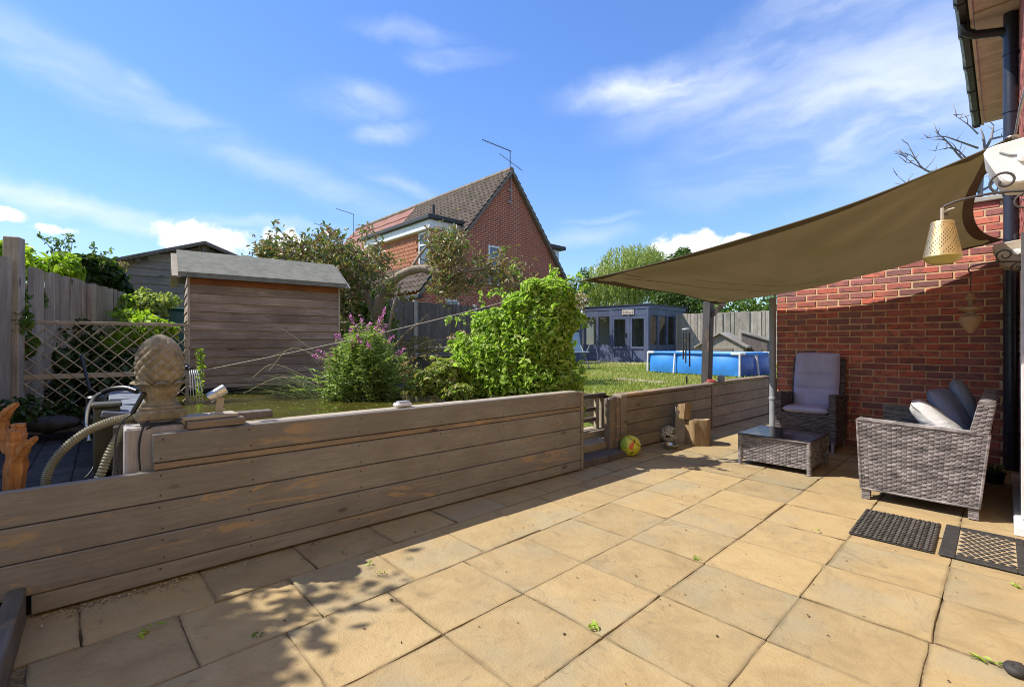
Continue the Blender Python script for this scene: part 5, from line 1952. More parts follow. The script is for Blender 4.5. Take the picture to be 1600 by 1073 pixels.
def wallbox(u, z, label, mt):
    t = thing('wall_box', label, 'wall fitting', FH(u, -.09, z), ANG_H, 'white boxes fixed to the house wall')
    pr_ = [(0, .22), (.135, .205), (.165, .197), (.18, .175), (.178, .155), (.12, .01), (.10, -.012), (.06, -.02), (0, -.02)]
    b = MB()
    nsl = 8
    vs = []
    for k in range(nsl + 1):
        f = k / nsl
        x = -.15 + .30 * (0, .03, .1, .3, .5, .7, .9, .97, 1)[k]
        sc = 1 - (.07 if k in (0, nsl) else .0)
        for (y, zz) in pr_:
            vs.append((x * .85, y * sc * .9, .1 + (zz - .1) * sc * .85))
    w = len(pr_)
    fs = [(k * w + i, k * w + (i + 1) % w, (k + 1) * w + (i + 1) % w, (k + 1) * w + i) for k in range(nsl) for i in range(w)] + [tuple(range(w)), tuple(nsl * w + i for i in range(w))[::-1]]
    b.add(vs, fs)
    b.build('body', M[mt], t, smooth=35)
    MB().tube([(-.130, .04, .12), (-.1315, .08, .13), (-.130, .11, .15)], .004, 6).build('seam', M['greypipe'], t)
    MB().lathe([(0, 0), (.022, 0), (.022, .02), (.0, .024)], 12, (-.122, .035, .11), M=Matrix.Rotation(-math.pi / 2, 3, 'Y')).build('knob', M['white'], t, smooth=40)
    return t


wallbox(3.22, 1.92, 'white rounded box on the house wall above the lantern bracket', 'white')
wallbox(5.25, 1.77, 'smaller looking beige box on the house wall behind the drainpipe', 'palewood')
cb = MB().tube([FH(2.5, -.08, 2.28), FH(3.6, -.05, 2.42), FH(4.6, -.02, 2.40), FH(6.45, -.02, 2.60)], .006, 6)
tag(cb.build('wall_cable', M['greypipe'], smooth=True), 'thin grey cable running along the house wall near the sail corner', 'cable')

# ================================================================== stone pineapple
pn = thing('stone_pineapple', 'weathered cast stone pineapple finial on a square base by the pond', 'finial', tuple(P(250, 655, 2.5)), ANG_W)
b = MB().cbox((0, 0, .03), (.212, .212, .060), .014)
b.cbox((0, 0, .066), (.185, .185, .018), .007)
b.build('plinth', M['stone'], pn)
MB().lathe([(.08, .07), (.083, .082), (.077, .09), (.069, .097), (.067, .108), (.072, .118)], 32).build('neck', M['stone'], pn, smooth=40)
cl = MB()
def colr(u, v):
    a = 2 * math.pi * u
    pet = abs(math.cos(a * 4)) ** .7
    r = .067 + .044 * v ** 1.3 * (.80 + .20 * pet) + (.017 * math.cos(a * 24) * v * (1 - v))
    if v > .80:
        r += .017 * pet * (v - .80) / .2
    z = .108 + .118 * v * (.66 + .34 * pet) - .030 * pet * max(0, (v - .88) / .12)
    return Vector((r * math.cos(a), r * math.sin(a), z))
cl.grid(colr, 96, 14)
cl.grid(lambda u, v: Vector((colr(u, 1).x * (1 - v) + .072 * math.cos(2 * math.pi * u) * v, colr(u, 1).y * (1 - v) + .072 * math.sin(2 * math.pi * u) * v, colr(u, 1).z - .03 * v)), 96, 3)
cl.build('leaf_collar', M['stone'], pn, smooth=True)
bd_ = MB()
def pine(u, v):
    a = 2 * math.pi * u
    t = v
    r = .098 * max(0, 1 - abs((t - .40) / .602) ** 2.2) ** .55
    z = .165 + .285 * t
    k1, k2 = 6 * a + 17 * t, 6 * a - 17 * t
    h = (abs(math.sin(k1 / 1)) * abs(math.sin(k2 / 1))) ** .55
    r += .013 * h * math.sin(math.pi * min(t + .06, 1)) ** .5 if t < .98 else 0
    return Vector((r * math.cos(a), r * math.sin(a), z))
bd_.grid(pine, 168, 70)
bd_.build('fruit', M['stone'], pn, smooth=True)

# planks and garden spotlight on the wall top
def plank(label, x0, x1, y0, y1, z0, z1, mt, rz=0):
    b = MB().cbox((0, 0, 0), (x1 - x0, y1 - y0, z1 - z0), .004)
    o = b.build('timber_offcut', M[mt])
    p = FW((x0 + x1) / 2, WY + (y0 + y1) / 2, (z0 + z1) / 2)
    o.location = p
    o.rotation_euler = (0, 0, ANG_W + rz)
    tag(o, label, 'plank', 'timber offcuts on the sleeper wall')


plank('brown timber offcut on the wall corner carrying the steel spotlight', .33, .60, .02, .12, .752, .790, 'worn')
plank('bleached flat board lying on the brown offcut beside the pineapple', .30, .57, .06, .19, .792, .812, 'coping', .05)
plank('dark weathered board lying on the wall top right of the spotlight', .50, .78, .19, .275, .752, .795, 'fencedark', -.03)
sp = thing('garden_spotlight', 'brushed steel garden spotlight tilted up on the timber offcuts', 'spotlight', FW(.475, WY + .10, .813), ANG_W)
MB().box(-.03, .03, -.02, .02, 0, .006, .002).build('base', M['steel'], sp)
MB().cbox((.012, 0, .045), (.036, .007, .085), .002, Matrix.Rotation(.10, 3, 'Y')).build('stand', M['palewood'], sp)
hd_ = MB()
Mh = Matrix.Rotation(R(58), 3, 'Y')
hd_.lathe([(.0, -.05), (.026, -.05), (.028, -.046), (.028, -.01), (.0265, -.008), (.0265, -.004), (.028, -.002), (.028, .045), (.025, .047), (.0, .04)], 24, (0, -.0, .112), M=Mh)
hd_.build('lamp_head', M['steel'], sp, smooth=35)
dv = thing('pond_sensor', 'small pale grey plastic gadget lying on the wall coping', 'gadget', FW(1.60, WY + .095, .752), ANG_W)
MB().cbox((0, 0, .017), (.125, .07, .030), .013).build('case', M['white'], dv)
MB().cbox((0.004, 0, .036), (.085, .052, .010), .004).build('lid', M['greypipe'], dv)

# ================================================================== hose, pump, driftwood
def spline(pts, n=120):
    p = [Vector(q) for q in pts]
    p = [p[0] * 2 - p[1]] + p + [p[-1] * 2 - p[-2]]
    out = []
    seg = len(p) - 3
    for k in range(n + 1):
        t = k / n * seg
        i = min(int(t), seg - 1)
        f = t - i
        a, b_, c, d = p[i:i + 4]
        out.append(.5 * ((2 * b_) + (c - a) * f + (2 * a - 5 * b_ + 4 * c - d) * f * f + (3 * b_ - a - 3 * c + d) * f ** 3))
    return out


def ribbed(label, pts, r=.0225, n=130):
    s = spline(pts, n)
    b = MB().tube(s, [r if k % 2 else r * .72 for k in range(len(s))], 12)
    tag(b.build('ribbed_hose', M['hose'], smooth=False), label, 'hose', 'ribbed pond hoses')


ribbed('upper ribbed beige hose looping out over the dark paving', [P(228, 647, 2.52), P(205, 652, 2.5), P(172, 659, 2.48), P(135, 675, 2.45), P(100, 702, 2.42), P(78, 732, 2.38), P(72, 758, 2.36), P(84, 776, 2.34)])
ribbed('lower ribbed beige hose dropping steeply beside the pillar', [P(226, 650, 2.56), P(205, 660, 2.52), P(188, 678, 2.49), P(172, 705, 2.45), P(160, 735, 2.42), P(146, 768, 2.40), P(138, 790, 2.38)], n=76)
b = MB().tube(spline([P(214, 612, 2.95), P(198, 607, 2.97), P(178, 608, 2.98), P(162, 613, 3.0)], 30), .017, 12)
tag(b.build('pump_pipe', M['black'], smooth=40), 'thick black pipe joint beside the blue grey slates', 'pipe')
b = MB().tube(spline([P(162, 613, 3.0), P(148, 622, 3.0), P(138, 640, 2.98), P(136, 668, 2.95), P(140, 690, 2.9)], 40), .013, 10)
tag(b.build('pond_hose', M['steel'], smooth=True), 'thin silver hose bending down from the black pipe joint', 'hose')
fb = thing('filter_box', 'dark olive pond filter box standing against the pond edge', 'filter box', tuple(P(166, 706, 2.62)), ANG_W)
MB().box(-.055, .06, -.06, .06, -.10, .25, .008).build('body', flat('olive_plastic', (.05, .052, .032), .5), fb)
MB().box(-.062, .067, -.067, .067, .252, .275, .006).build('lid', flat('olive_plastic', (.06, .06, .04), .5), fb)
pu = thing('pond_pump', 'dark pond pump body tangled in cables behind the hoses', 'pump', tuple(P(150, 640, 3.05)), ANG_W)
MB().cbox((0, 0, -.10), (.12, .13, .16), .03).build('body', M['black'], pu)
MB().lathe([(.045, -.05), (.05, -.04), (.05, .05), (.04, .06), (0, .06)], 16, (.0, .0, .03)).build('cap', M['black'], pu, smooth=40)
for k, pts in enumerate(([P(228, 640, 2.5), P(205, 648, 2.4), P(186, 668, 2.38), P(180, 705, 2.36), P(186, 748, 2.34)], [P(240, 652, 2.42), P(224, 668, 2.36), P(217, 700, 2.35), P(219, 735, 2.34)],
                         [P(285, 655, 2.42), P(250, 662, 2.4), P(228, 672, 2.38), P(216, 690, 2.36)], [P(165, 650, 2.8), P(152, 690, 2.7), P(146, 730, 2.55), P(125, 755, 2.45)])):
    b = MB().tube(spline(pts, 40), .0045, 7)
    tag(b.build('power_cable', M['cable'], smooth=True), ('black cable looping over the ribbed hoses', 'black cable hanging down the grey pillar', 'black cable lying across the pillar top below the pineapple', 'black cable trailing on the dark paving')[k], 'cable')
b = MB().beam(P(226, 613, 2.42), P(206, 647, 2.40), .018, .022, .006)
tag(b.build('tool_handle', M['black']), 'short black tool handle leaning against the pineapple base', 'handle')
b = MB().tube([P(127, 556, 3.75), P(141, 612, 3.6)], .011, 10)
tag(b.build('black_pipe', M['black'], smooth=40), 'slanting black pipe in front of the trellis', 'pipe')
bg_ = MB()
bg_.grid(lambda u, v: Vector((.17 * math.cos(2 * math.pi * u) * math.sin(math.pi * v) * (1 + .12 * math.sin(4 * math.pi * u)), .12 * math.sin(2 * math.pi * u) * math.sin(math.pi * v), .075 * math.cos(math.pi * v) * (1 - .3 * abs(math.cos(2 * math.pi * u))) + .01 * math.sin(9 * u * 6.28) * math.sin(math.pi * v))), 40, 16)
o = bg_.build('sack', surf('dark_sack', (.05, .045, .045), (.085, .075, .075), 9, .8, .5, 40, .01, 0), smooth=True)
o.location = P(80, 662, 3.62)
o.rotation_euler = (0, 0, .3)
tag(o, 'dark slumped sack lying on the paving before the trellis', 'sack')

dw = thing('driftwood', 'orange gnarled driftwood stump with broken prongs at the far left', 'driftwood', tuple(P(24, 800, 2.2)))
b = MB()
def branch(pts, rs, seed):
    q = random.Random(seed)
    s = spline(pts, 18)
    rr = [np.interp(k / 18, np.linspace(0, 1, len(rs)), rs) * (1 + q.uniform(-.1, .1)) for k in range(19)]
    b.tube([p - dw.location for p in s], rr, 11)
branch([P(20, 800, 2.2), P(24, 750, 2.2), P(28, 710, 2.2), P(27, 685, 2.19), P(24, 672, 2.18)], [.034, .036, .040, .038, .034, .026], 1)
branch([P(28, 720, 2.2), P(40, 698, 2.18), P(50, 690, 2.17), P(57, 684, 2.16)], [.032, .020, .014, .007], 2)
branch([P(18, 705, 2.22), P(4, 676, 2.22), P(4, 655, 2.22), P(16, 640, 2.2), P(27, 631, 2.2)], [.030, .026, .024, .018, .009], 3)
branch([P(26, 690, 2.2), P(29, 672, 2.2), P(30, 662, 2.2)], [.028, .026, .022], 4)
q = random.Random(9)
for i, p in enumerate(b.v):
    k = i % 11
    g_ = .007 * math.sin(k * 2.9) + q.uniform(-.002, .002)
    b.v[i] = (p[0] + g_, p[1] + q.uniform(-.002, .002), p[2] + q.uniform(-.002, .002))
b.build('trunk', M['driftwood'], dw, smooth=28)

# water spout over the pond
spt = thing('water_spout', 'small dark spout pipe pouring water into the pond', 'spout', tuple(P(296, 576, 4.25)))
MB().tube([(-.06, .02, .02), (.0, 0, .0), (.06, -.06, -.01)], .025, 10).build('spout', M['black'], spt, smooth=40)
for k in range(5):
    dx = .02 * k
    MB().tube([(.05 + dx, -.07 - dx * .3, -.01), (.075 + dx, -.10, -.06), (.09 + dx * 1.2, -.12, -.16), (.10 + dx * 1.3, -.125, -.29)], [.004, .003, .003, .004], 6).build('water_stream', M['steel'] if False else flat('falling_water', (.62, .66, .66), .05, 0, .8), spt, smooth=True)
tb = thing('compost_bin', 'tall teal plastic bin between the big shed and the small shed', 'bin', tuple(P(272, 560, 6.6)), ANG_W)
MB().box(-.17, .25, -.2, .25, -.5, .66, .01).build('body', M['teal'], tb)
MB().box(-.19, .27, -.22, .27, .662, .70, .012).build('lid', M['teal'], tb)

# corner pot, rubber scrap
pt = thing('plant_pot', 'black plant pot with spiky green leaves in the dark corner by the drainpipe', 'plant pot', FH(5.80, .07, 0))
MB().lathe([(.055, 0), (.07, .085), (.076, .09), (.076, .10), (.066, .10), (.06, .07), (0, .065)], 20).build('pot', M['black'], pt, smooth=35)
lv = MB()
for k in range(16):
    a = k * 2.4
    L = rnd.uniform(.08, .14)
    d = Vector((math.cos(a), math.sin(a), 0))
    s_ = Vector((-d.y, d.x, 0)) * .006
    p0, p1, p2 = Vector((0, 0, .07)) + d * .01, Vector((0, 0, .15)) + d * L * .5, Vector((0, 0, .10)) + d * L
    lv.add([p0 - s_, p0 + s_, p1 + s_, p1 - s_, p2], [(0, 1, 2, 3), (3, 2, 4)])
lv.build('leaves', M['reed'], pt)
ds = MB().tube(curl((0, 0, .018), .030, 1.0, (1, 0, 0), (0, 1, 0), 20), [.017] * 20, 10)
ds.cbox((.012, .0, .02), (.05, .035, .03), .012)
o = ds.build('rubber_stop', M['rubber'], smooth=50)
o.location = FH(2.50, -.03, .0)
o.rotation_euler = (0, 0, .4)
tag(o, 'lumpy black rubber door stop at the lower right picture edge', 'door stop')
b = MB()
# ================================================================== plants
def bushy(name, label, cat, base, ells, n, size, mt, shell=.55, stems=(), clump=None, asp=.55, simple=False, up=.5, group=None, stemmat='stem', outw=.9, droop=.3):
    t = thing(name, label, cat, base, 0, group)
    b = Vector(base)
    p = cloud(ells, n, shell, clump)
    o = outward(p, ells)
    nr = o * outw + rng.normal(size=p.shape) * .7 + np.array([-.35, -.1, up + .15])
    leaves('foliage', p, size, M[mt], t, nrm=nr, asp=asp, simple=simple, droop=droop, origin=tuple(b), kind='stuff')
    if stems:
        s = MB()
        for pts, r in stems:
            q = spline([Vector(x) - b for x in pts], 14)
            s.tube(q, [r * (1 - .75 * k / 14) for k in range(15)], 6)
        s.build('stem', M[stemmat], t, smooth=True, kind='stuff')
    return t


# climbing bush on the end of the sleeper wall
E = [pell(790, 570, 4.95, 75, 62, 60), pell(845, 520, 4.85, 50, 64, 45), pell(862, 468, 4.82, 36, 34, 30), pell(890, 500, 4.85, 18, 22, 20), pell(745, 578, 4.9, 44, 48, 40), pell(775, 510, 5.0, 40, 28, 30), pell(815, 475, 4.8, 30, 18, 28), pell(835, 450, 4.8, 22, 14, 24), pell(875, 560, 4.85, 22, 36, 30), pell(885, 605, 4.8, 26, 26, 25), pell(728, 545, 4.9, 20, 22, 20),
     pell(820, 600, 4.75, 78, 38, 40), pell(735, 605, 4.8, 34, 30, 30)]
bb_ = FW(2.95, WY + .55, .68)
bushy('climbing_bush', 'big bright green climbing bush spilling over the right end of the sleeper wall', 'bush', bb_, E, 26000, .056, 'lf_bright', .66,
      [([bb_ + Vector((rnd.uniform(-.2, .2), 0, 0)), P(rnd.uniform(760, 860), 600, 4.9), P(rnd.uniform(740, 890), 540, 4.95), P(rnd.uniform(760, 890), 470, 5)], .012) for k in range(12)], clump=None, up=.5, outw=.5, asp=.44)
# arching shoots that leave the outline
sh_ = thing('climber_shoot', 'thin leafy shoots arching out of the climbing bush towards the fence', 'plant', P(745, 520, 5))
pts_all = []
sm_ = MB()
for (a, c, e) in (((760, 520), (715, 500), (695, 505)), ((770, 505), (735, 488), (712, 505)), ((850, 445), (862, 430), (872, 424)), ((885, 440), (905, 432), (912, 446)), ((740, 560), (712, 540), (700, 548)), ((893, 600), (905, 630), (912, 655)),
                  ((800, 470), (780, 455), (765, 462)), ((890, 500), (910, 495), (915, 510)), ((890, 560), (908, 575), (912, 600))):
    s_ = spline([P(*a, 4.95), P(*c, 4.9), P(*e, 4.88)], 12)
    sm_.tube([p - sh_.location for p in s_], .003, 5)
    for p in s_[1:]:
        for k in range(2):
            pts_all.append(list(p + Vector((rnd.uniform(-.03, .03), rnd.uniform(-.03, .03), rnd.uniform(-.03, .03)))))
sp0 = cloud(E, 150, .98)
so_ = outward(sp0, E)
for p0, o_ in zip(sp0, so_):
    if o_[2] < -.1:
        continue
    d = Vector(o_) * .8 + Vector((rnd.gauss(0, .35), rnd.gauss(0, .35), .55))
    L = rnd.uniform(.10, .24)
    d = d.normalized() * L
    q0_ = Vector(p0)
    s_ = spline([q0_, q0_ + d * .55 + Vector((0, 0, .01)), q0_ + d + Vector((0, 0, -.02))], 6)
    sm_.tube([p - sh_.location for p in s_], .0022, 4)
    for p in s_[1:]:
        for k in range(2):
            pts_all.append(list(p + Vector((rnd.uniform(-.022, .022), rnd.uniform(-.022, .022), rnd.uniform(-.02, .02)))))
sm_.build('shoot', M['stem'], sh_, kind='stuff')
leaves('foliage', np.array(pts_all), .055, M['lf_bright'], sh_, origin=tuple(sh_.location), kind='stuff')

# low bush
E = [pell(682, 595, 4.5, 34, 22, 40), pell(698, 578, 4.7, 26, 18, 40), pell(658, 605, 4.5, 24, 16, 30), pell(712, 614, 4.35, 28, 15, 30)]
bushy('low_bush', 'low yellow green bush at the water edge between the pink flowers and the climbing bush', 'bush', FW(2.2, WY + .9, .68), E, 4200, .055, 'lf_low', .5, clump=5)

# purple loosestrife clump
ls = thing('loosestrife', 'clump of pink flowered loosestrife growing at the far pond edge', 'flowering plant', P(568, 628, 4.6))
base = Vector(ls.location)
stm = MB()
lp_, lt_, ln_ = [], [], []
tops = []
hero = [(552, 505), (549, 535), (512, 555), (494, 558), (565, 500), (596, 497), (590, 520), (575, 512), (548, 520), (560, 530), (600, 515), (533, 528), (575, 540), (610, 530), (527, 528), (500, 600), (514, 577), (530, 605), (545, 600), (625, 550), (583, 530)]
spikes = []
for k in range(165):
    ang = rnd.uniform(0, 2 * math.pi)
    rr = rnd.random() ** .6
    b0 = base + Vector((rr * .42 * math.cos(ang), rr * .30 * math.sin(ang), 0))
    if k < len(hero):
        top = P(hero[k][0], hero[k][1], b0.y)
    else:
        px = 568 + rnd.gauss(0, 44)
        py = 498 + abs(px - 572) * .75 + abs(rnd.gauss(0, 34))
        top = P(px, min(py, 610), b0.y + rnd.uniform(-.1, .1))
    mid = b0.lerp(top, .55) + Vector((rnd.uniform(-.05, .05), rnd.uniform(-.05, .05), .04))
    s = spline([b0, mid, top], 12)
    stm.tube([p - base for p in s], [.0045 * (1 - .6 * i / 12) for i in range(13)], 5)
    L = (top - b0).length
    nl = int(L / .021)
    for i in range(nl):
        f = .06 + .9 * i / nl
        p = s[min(int(f * 12), 11)].lerp(s[min(int(f * 12) + 1, 12)], f * 12 - int(f * 12))
        a = i * 2.4 + k
        for q in (0, math.pi):
            d = Vector((math.cos(a + q), math.sin(a + q), .55 - .5 * rnd.random()))
            l = .062 * (1 - .45 * f)
            lp_.append(list(p + d.normalized() * l * .5))
            lt_.append(list(d))
            ln_.append([rnd.gauss(0, .3), rnd.gauss(0, .3), 1])
    if k < len(hero):
        spikes.append((s[9], s[12], hero[k]))
stm.build('stem', M['stem'], ls, smooth=True)
leaves('foliage', np.array(lp_), .062, M['lf_strife'], ls, nrm=np.array(ln_), tang=np.array(lt_), asp=.22, fold=.06, origin=tuple(base), kind='stuff')
for (p0, p1, hh) in spikes:
    n = 70 if hh in ((552, 505), (512, 555), (494, 600), (596, 497)) else 30
    L = (p1 - p0).length * (1.35 if n == 70 else .8)
    d = (p1 - p0).normalized()
    f = rng.random(n)
    pts = np.array(list(p1))[None] + np.array(list(d))[None] * (f[:, None] - .55) * max(L, .05) + rng.normal(size=(n, 3)) * (.013 * (1.1 - f[:, None]) + .004)
    leaves('flower_spike', pts, .021, M['petal'], ls, simple=True, asp=.8, origin=tuple(base), kind='stuff')
# second small spire at the left, in front of the shed
yp = thing('yellow_spire_plant', 'single slim yellow tipped stem standing in the pond before the shed', 'plant', P(312, 600, 4.5))
s = spline([P(312, 618, 4.5), P(314, 580, 4.5), P(312, 548, 4.5)], 24)
b0 = Vector(yp.location)
MB().tube([p - b0 for p in s], .004, 5).build('stem', M['stem'], yp)
pp_, tt_ = [], []
for k, p in enumerate(s):
    for q in range(3):
        a = k * 1.3 + q * 2.1
        d = Vector((math.cos(a), math.sin(a), .4))
        pp_.append(list(p + d * .022)); tt_.append(list(d))
leaves('foliage', np.array(pp_), .055, M['lf_fence'], yp, tang=np.array(tt_), asp=.24, origin=tuple(b0), kind='stuff')


# arching pond sedge: each blade a bent ribbon
def blades(name, label, base, n, spread, length, lean, mt, wid=.006, flat_=.35):
    t = thing(name, label, 'grass clump', base)
    V, F, T = [], [], []
    for k in range(n):
        a = lean + rnd.gauss(0, spread)
        d = Vector((math.cos(a), math.sin(a), 0))
        L = length * rnd.uniform(.55, 1.15)
        upk = rnd.uniform(.25, 1.05)
        b0 = Vector((rnd.gauss(0, .10), rnd.gauss(0, .10), 0))
        side = Vector((-d.y, d.x, 0)) * wid
        pr = []
        for i in range(7):
            f = i / 6
            pr.append(b0 + d * L * f * (.55 + flat_ * f) + Vector((0, 0, L * (upk * f - .75 * upk * f * f))))
        b_ = len(V)
        for i, p in enumerate(pr):
            w = side * (1 - (i / 6) ** 2 * .9)
            V += [p - w, p + w]
        F += [(b_ + 2 * i, b_ + 2 * i + 1, b_ + 2 * i + 3, b_ + 2 * i + 2) for i in range(6)]
        T += [rnd.random()] * 14
    fast_mesh('blade', np.array([list(v) for v in V]), np.array(F), M[mt], t, T, kind='stuff')
    return t


blades('pond_sedge', 'arching reedy sedge leaning left over the pond before the shed', P(500, 630, 4.72), 130, .45, .95, R(170), 'reed')
blades('pond_sedge', 'low fine sedge tuft at the foot of the pink flowers', P(530, 632, 4.55), 60, .9, .5, R(200), 'reed', .004)
o = thing('reed_stalk', 'bent pale reed stalks leaning over the water from the sedge', 'plant', P(480, 620, 4.6))
sb3 = MB()
for (a, c, e) in (((505, 605), (440, 590), (380, 615)), ((500, 600), (430, 570), (395, 590)), ((510, 585), (470, 545), (415, 560)), ((520, 570), (450, 520), (430, 512)), ((505, 560), (455, 545), (420, 580))):
    sb3.tube([p - o.location for p in spline([P(*a, 4.7), P(*c, 4.65), P(*e, 4.6)], 14)], .0035, 5)
sb3.build('stalk', M['drystem'], o)

# ------------------------------------------------------------------ crooked tree
tY = 7.6
tb_ = P(596, 575, tY)
ct_ = thing('crooked_tree', 'crooked old tree with a bent limb and sparse reddish leaves before the brick house', 'tree', tb_)
tm = MB()


def limb(pts, r0, r1, wig=.02, n=22):
    s = spline([P(x, y, Y) - tb_ for x, y, Y in pts], n)
    tm.tube(s, [(r0 + (r1 - r0) * k / n) * (1 + rnd.uniform(-.07, .07)) for k in range(n + 1)], 9)
    return s


L1 = limb([(600, 590, tY), (596, 540, tY), (590, 490, tY), (597, 462, tY), (612, 442, tY), (632, 427, tY), (662, 420, tY), (690, 428, tY - .1), (712, 430, tY - .2)], .10, .055)
L2 = limb([(598, 560, tY), (588, 500, tY + .1), (572, 462, tY + .2), (558, 440, tY + .3)], .085, .045)
limb([(706, 430, tY - .2), (730, 424, tY - .2), (758, 420, tY - .3), (790, 415, tY - .3), (815, 425, tY - .3)], .035, .01)
limb([(558, 440, tY + .3), (535, 420, tY + .3), (500, 400, tY + .3), (450, 395, tY + .2), (420, 392, tY)], .045, .01)
limb([(560, 445, tY + .3), (540, 410, tY + .4), (520, 385, tY + .4), (505, 368, tY + .4)], .03, .008)
limb([(640, 425, tY), (655, 400, tY), (672, 380, tY), (690, 362, tY)], .03, .006)
limb([(662, 421, tY), (685, 400, tY), (700, 380, tY - .1), (706, 362, tY)], .026, .006)
limb([(690, 428, tY), (715, 408, tY - .2), (735, 390, tY - .2)], .022, .006)
limb([(600, 590, tY), (610, 500, tY - .4), (622, 455, tY - .4), (630, 440, tY - .3)], .022, .010)
limb([(604, 560, tY - .3), (630, 525, tY - .5), (655, 505, tY - .5), (668, 492, tY - .5)], .022, .012)
limb([(607, 440, tY), (590, 420, tY + .2), (575, 400, tY + .2), (565, 385, tY + .3)], .03, .008)
limb([(758, 420, tY - .3), (775, 405, tY - .3), (790, 395, tY - .3)], .016, .005)
limb([(770, 422, tY - .3), (785, 440, tY - .3), (805, 455, tY - .3)], .014, .005)
# twigs
tips = []
for k in range(150):
    reg = rnd.choices([(490, 400, 60, 26), (560, 410, 45, 38), (590, 465, 40, 30), (695, 385, 26, 26), (705, 440, 32, 22), (785, 425, 32, 24), (430, 396, 28, 16), (540, 470, 22, 36)], [5, 4, 1.2, 3, 1.2, 3, 2, 3])[0]
    px, py = rnd.gauss(reg[0], reg[2] * .6), rnd.gauss(reg[1], reg[3] * .6)
    Y = tY + rnd.uniform(-.5, .6)
    p = P(px, py, Y) - tb_
    d = Vector((rnd.gauss(0, .5), rnd.gauss(0, .4), rnd.uniform(.1, 1))).normalized() * rnd.uniform(.15, .32)
    tm.tube([p - d * .7, p + Vector((rnd.uniform(-.02, .02), 0, 0)), p + d * .5], [.010, .007, .003], 5)
    tips.append((p, d))
tm.build('trunk', M['bark'], ct_, smooth=True)
pp_ = []
for p, d in tips:
    for k in range(34):
        pp_.append(list(p + d * rnd.uniform(-.6, .7) + Vector((rnd.gauss(0, .075), rnd.gauss(0, .075), rnd.gauss(0, .065)))))
Em = [pell(480, 402, tY + .2, 78, 26, 50), pell(555, 420, tY + .3, 55, 45, 50), pell(535, 480, tY + .6, 26, 50, 40), pell(700, 390, tY, 34, 36, 30), pell(430, 395, tY, 34, 16, 30)]
pc = cloud(Em, 3400, .35, clump=4.5) - np.array(list(tb_))
leaves('foliage', np.concatenate([np.array(pp_), pc]), .085, M['lf_magnolia'], ct_, asp=.38, kind='stuff')
pd = []
for k in range(1500):
    reg = rnd.choices([(700, 400, 30, 34), (712, 440, 34, 24), (785, 430, 38, 30)], [4, 3, 4])[0]
    pd.append(list(P(rnd.gauss(reg[0], reg[2] * .55), rnd.gauss(reg[1], reg[3] * .55), tY + rnd.uniform(-.5, .4)) - tb_))
leaves('dry_foliage', np.array(pd), .085, M['lf_dry'], ct_, asp=.24, kind='stuff')
# dark evergreen behind the shed end
E = [pell(560, 470, 8.6, 42, 70, 60), pell(545, 520, 8.4, 40, 60, 50), pell(520, 440, 8.8, 34, 34, 40), pell(585, 520, 8.6, 36, 60, 40)]
bushy('evergreen_shrub', 'dark green evergreen shrub behind the right end of the small shed', 'shrub', P(555, 575, 8.6), E, 5200, .095, 'lf_mid', .6, [([P(555, 575, 8.6), P(558, 530, 8.6), P(556, 470, 8.6)], .03)], clump=3)
E = [pell(655, 545, 8.0, 34, 20, 40), pell(610, 560, 7.5, 40, 36, 40), pell(650, 575, 7.0, 50, 26, 40)]
bushy('border_shrub', 'tangled pale shrub below the crooked tree in front of the grey fence', 'shrub', P(640, 600, 7.4), E, 2400, .07, 'lf_dry', .4, [([P(625, 590, 7.2), P(655, 540, 7.2), P(700, 530, 7.2)], .01), ([P(625, 590, 7.2), P(640, 560, 7.2), P(690, 545, 7.1)], .01)], stemmat='drystem', asp=.3, clump=4)
E = [pell(720, 535, 9.0, 22, 18, 40), pell(745, 540, 8.5, 20, 16, 40)]
bushy('dry_plant', 'dry reddish plant in the dark planter by the fence', 'plant', P(722, 560, 9.0), E, 700, .07, 'lf_dry', .4, clump=4)

# ------------------------------------------------------------------ left: climbers and shrubs behind the fence
E = [pell(70, 412, 4.9, 48, 24, 40), pell(45, 402, 4.7, 24, 22, 30), pell(95, 420, 5.0, 26, 24, 30), pell(20, 395, 4.4, 20, 16, 30)]
bushy('hedge_climber', 'bright yellow green climber growing over the top of the left fence', 'climber', P(70, 470, 5.0), E, 2600, .085, 'lf_fence', .6, clump=4, asp=.5)
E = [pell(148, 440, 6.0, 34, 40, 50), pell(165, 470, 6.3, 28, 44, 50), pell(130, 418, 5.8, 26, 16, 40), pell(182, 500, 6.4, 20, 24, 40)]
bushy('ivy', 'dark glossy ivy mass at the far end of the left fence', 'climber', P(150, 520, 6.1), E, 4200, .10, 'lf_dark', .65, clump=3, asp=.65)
tw = thing('leafy_twigs', 'thin leafy twigs rising above the left fence against the sky', 'plant', P(90, 400, 5.4))
sm_ = MB()
pp_ = []
for (a, c, e) in (((78, 405), (88, 382), (70, 372)), ((90, 405), (92, 388), (88, 374)), ((95, 405), (104, 388), (112, 368)), ((100, 410), (110, 395), (113, 378)), ((140, 405), (148, 392), (143, 384)), ((155, 405), (162, 398), (172, 392)), ((84, 400), (76, 384), (58, 368)),
                  ((160, 420), (168, 405), (180, 408)), ((88, 400), (98, 380), (107, 366))):
    s = spline([P(*a, 5.4), P(*c, 5.4), P(*e, 5.4)], 9)
    sm_.tube([p - tw.location for p in s], .0035, 4)
    for p in s[2:]:
        pp_.append(list(p + Vector((rnd.uniform(-.03, .03), rnd.uniform(-.03, .03), rnd.uniform(-.02, .03)))))
        pp_.append(list(p + Vector((rnd.uniform(-.05, .05), rnd.uniform(-.03, .03), rnd.uniform(-.02, .03)))))
sm_.build('stem', M['drystem'], tw, kind='stuff')
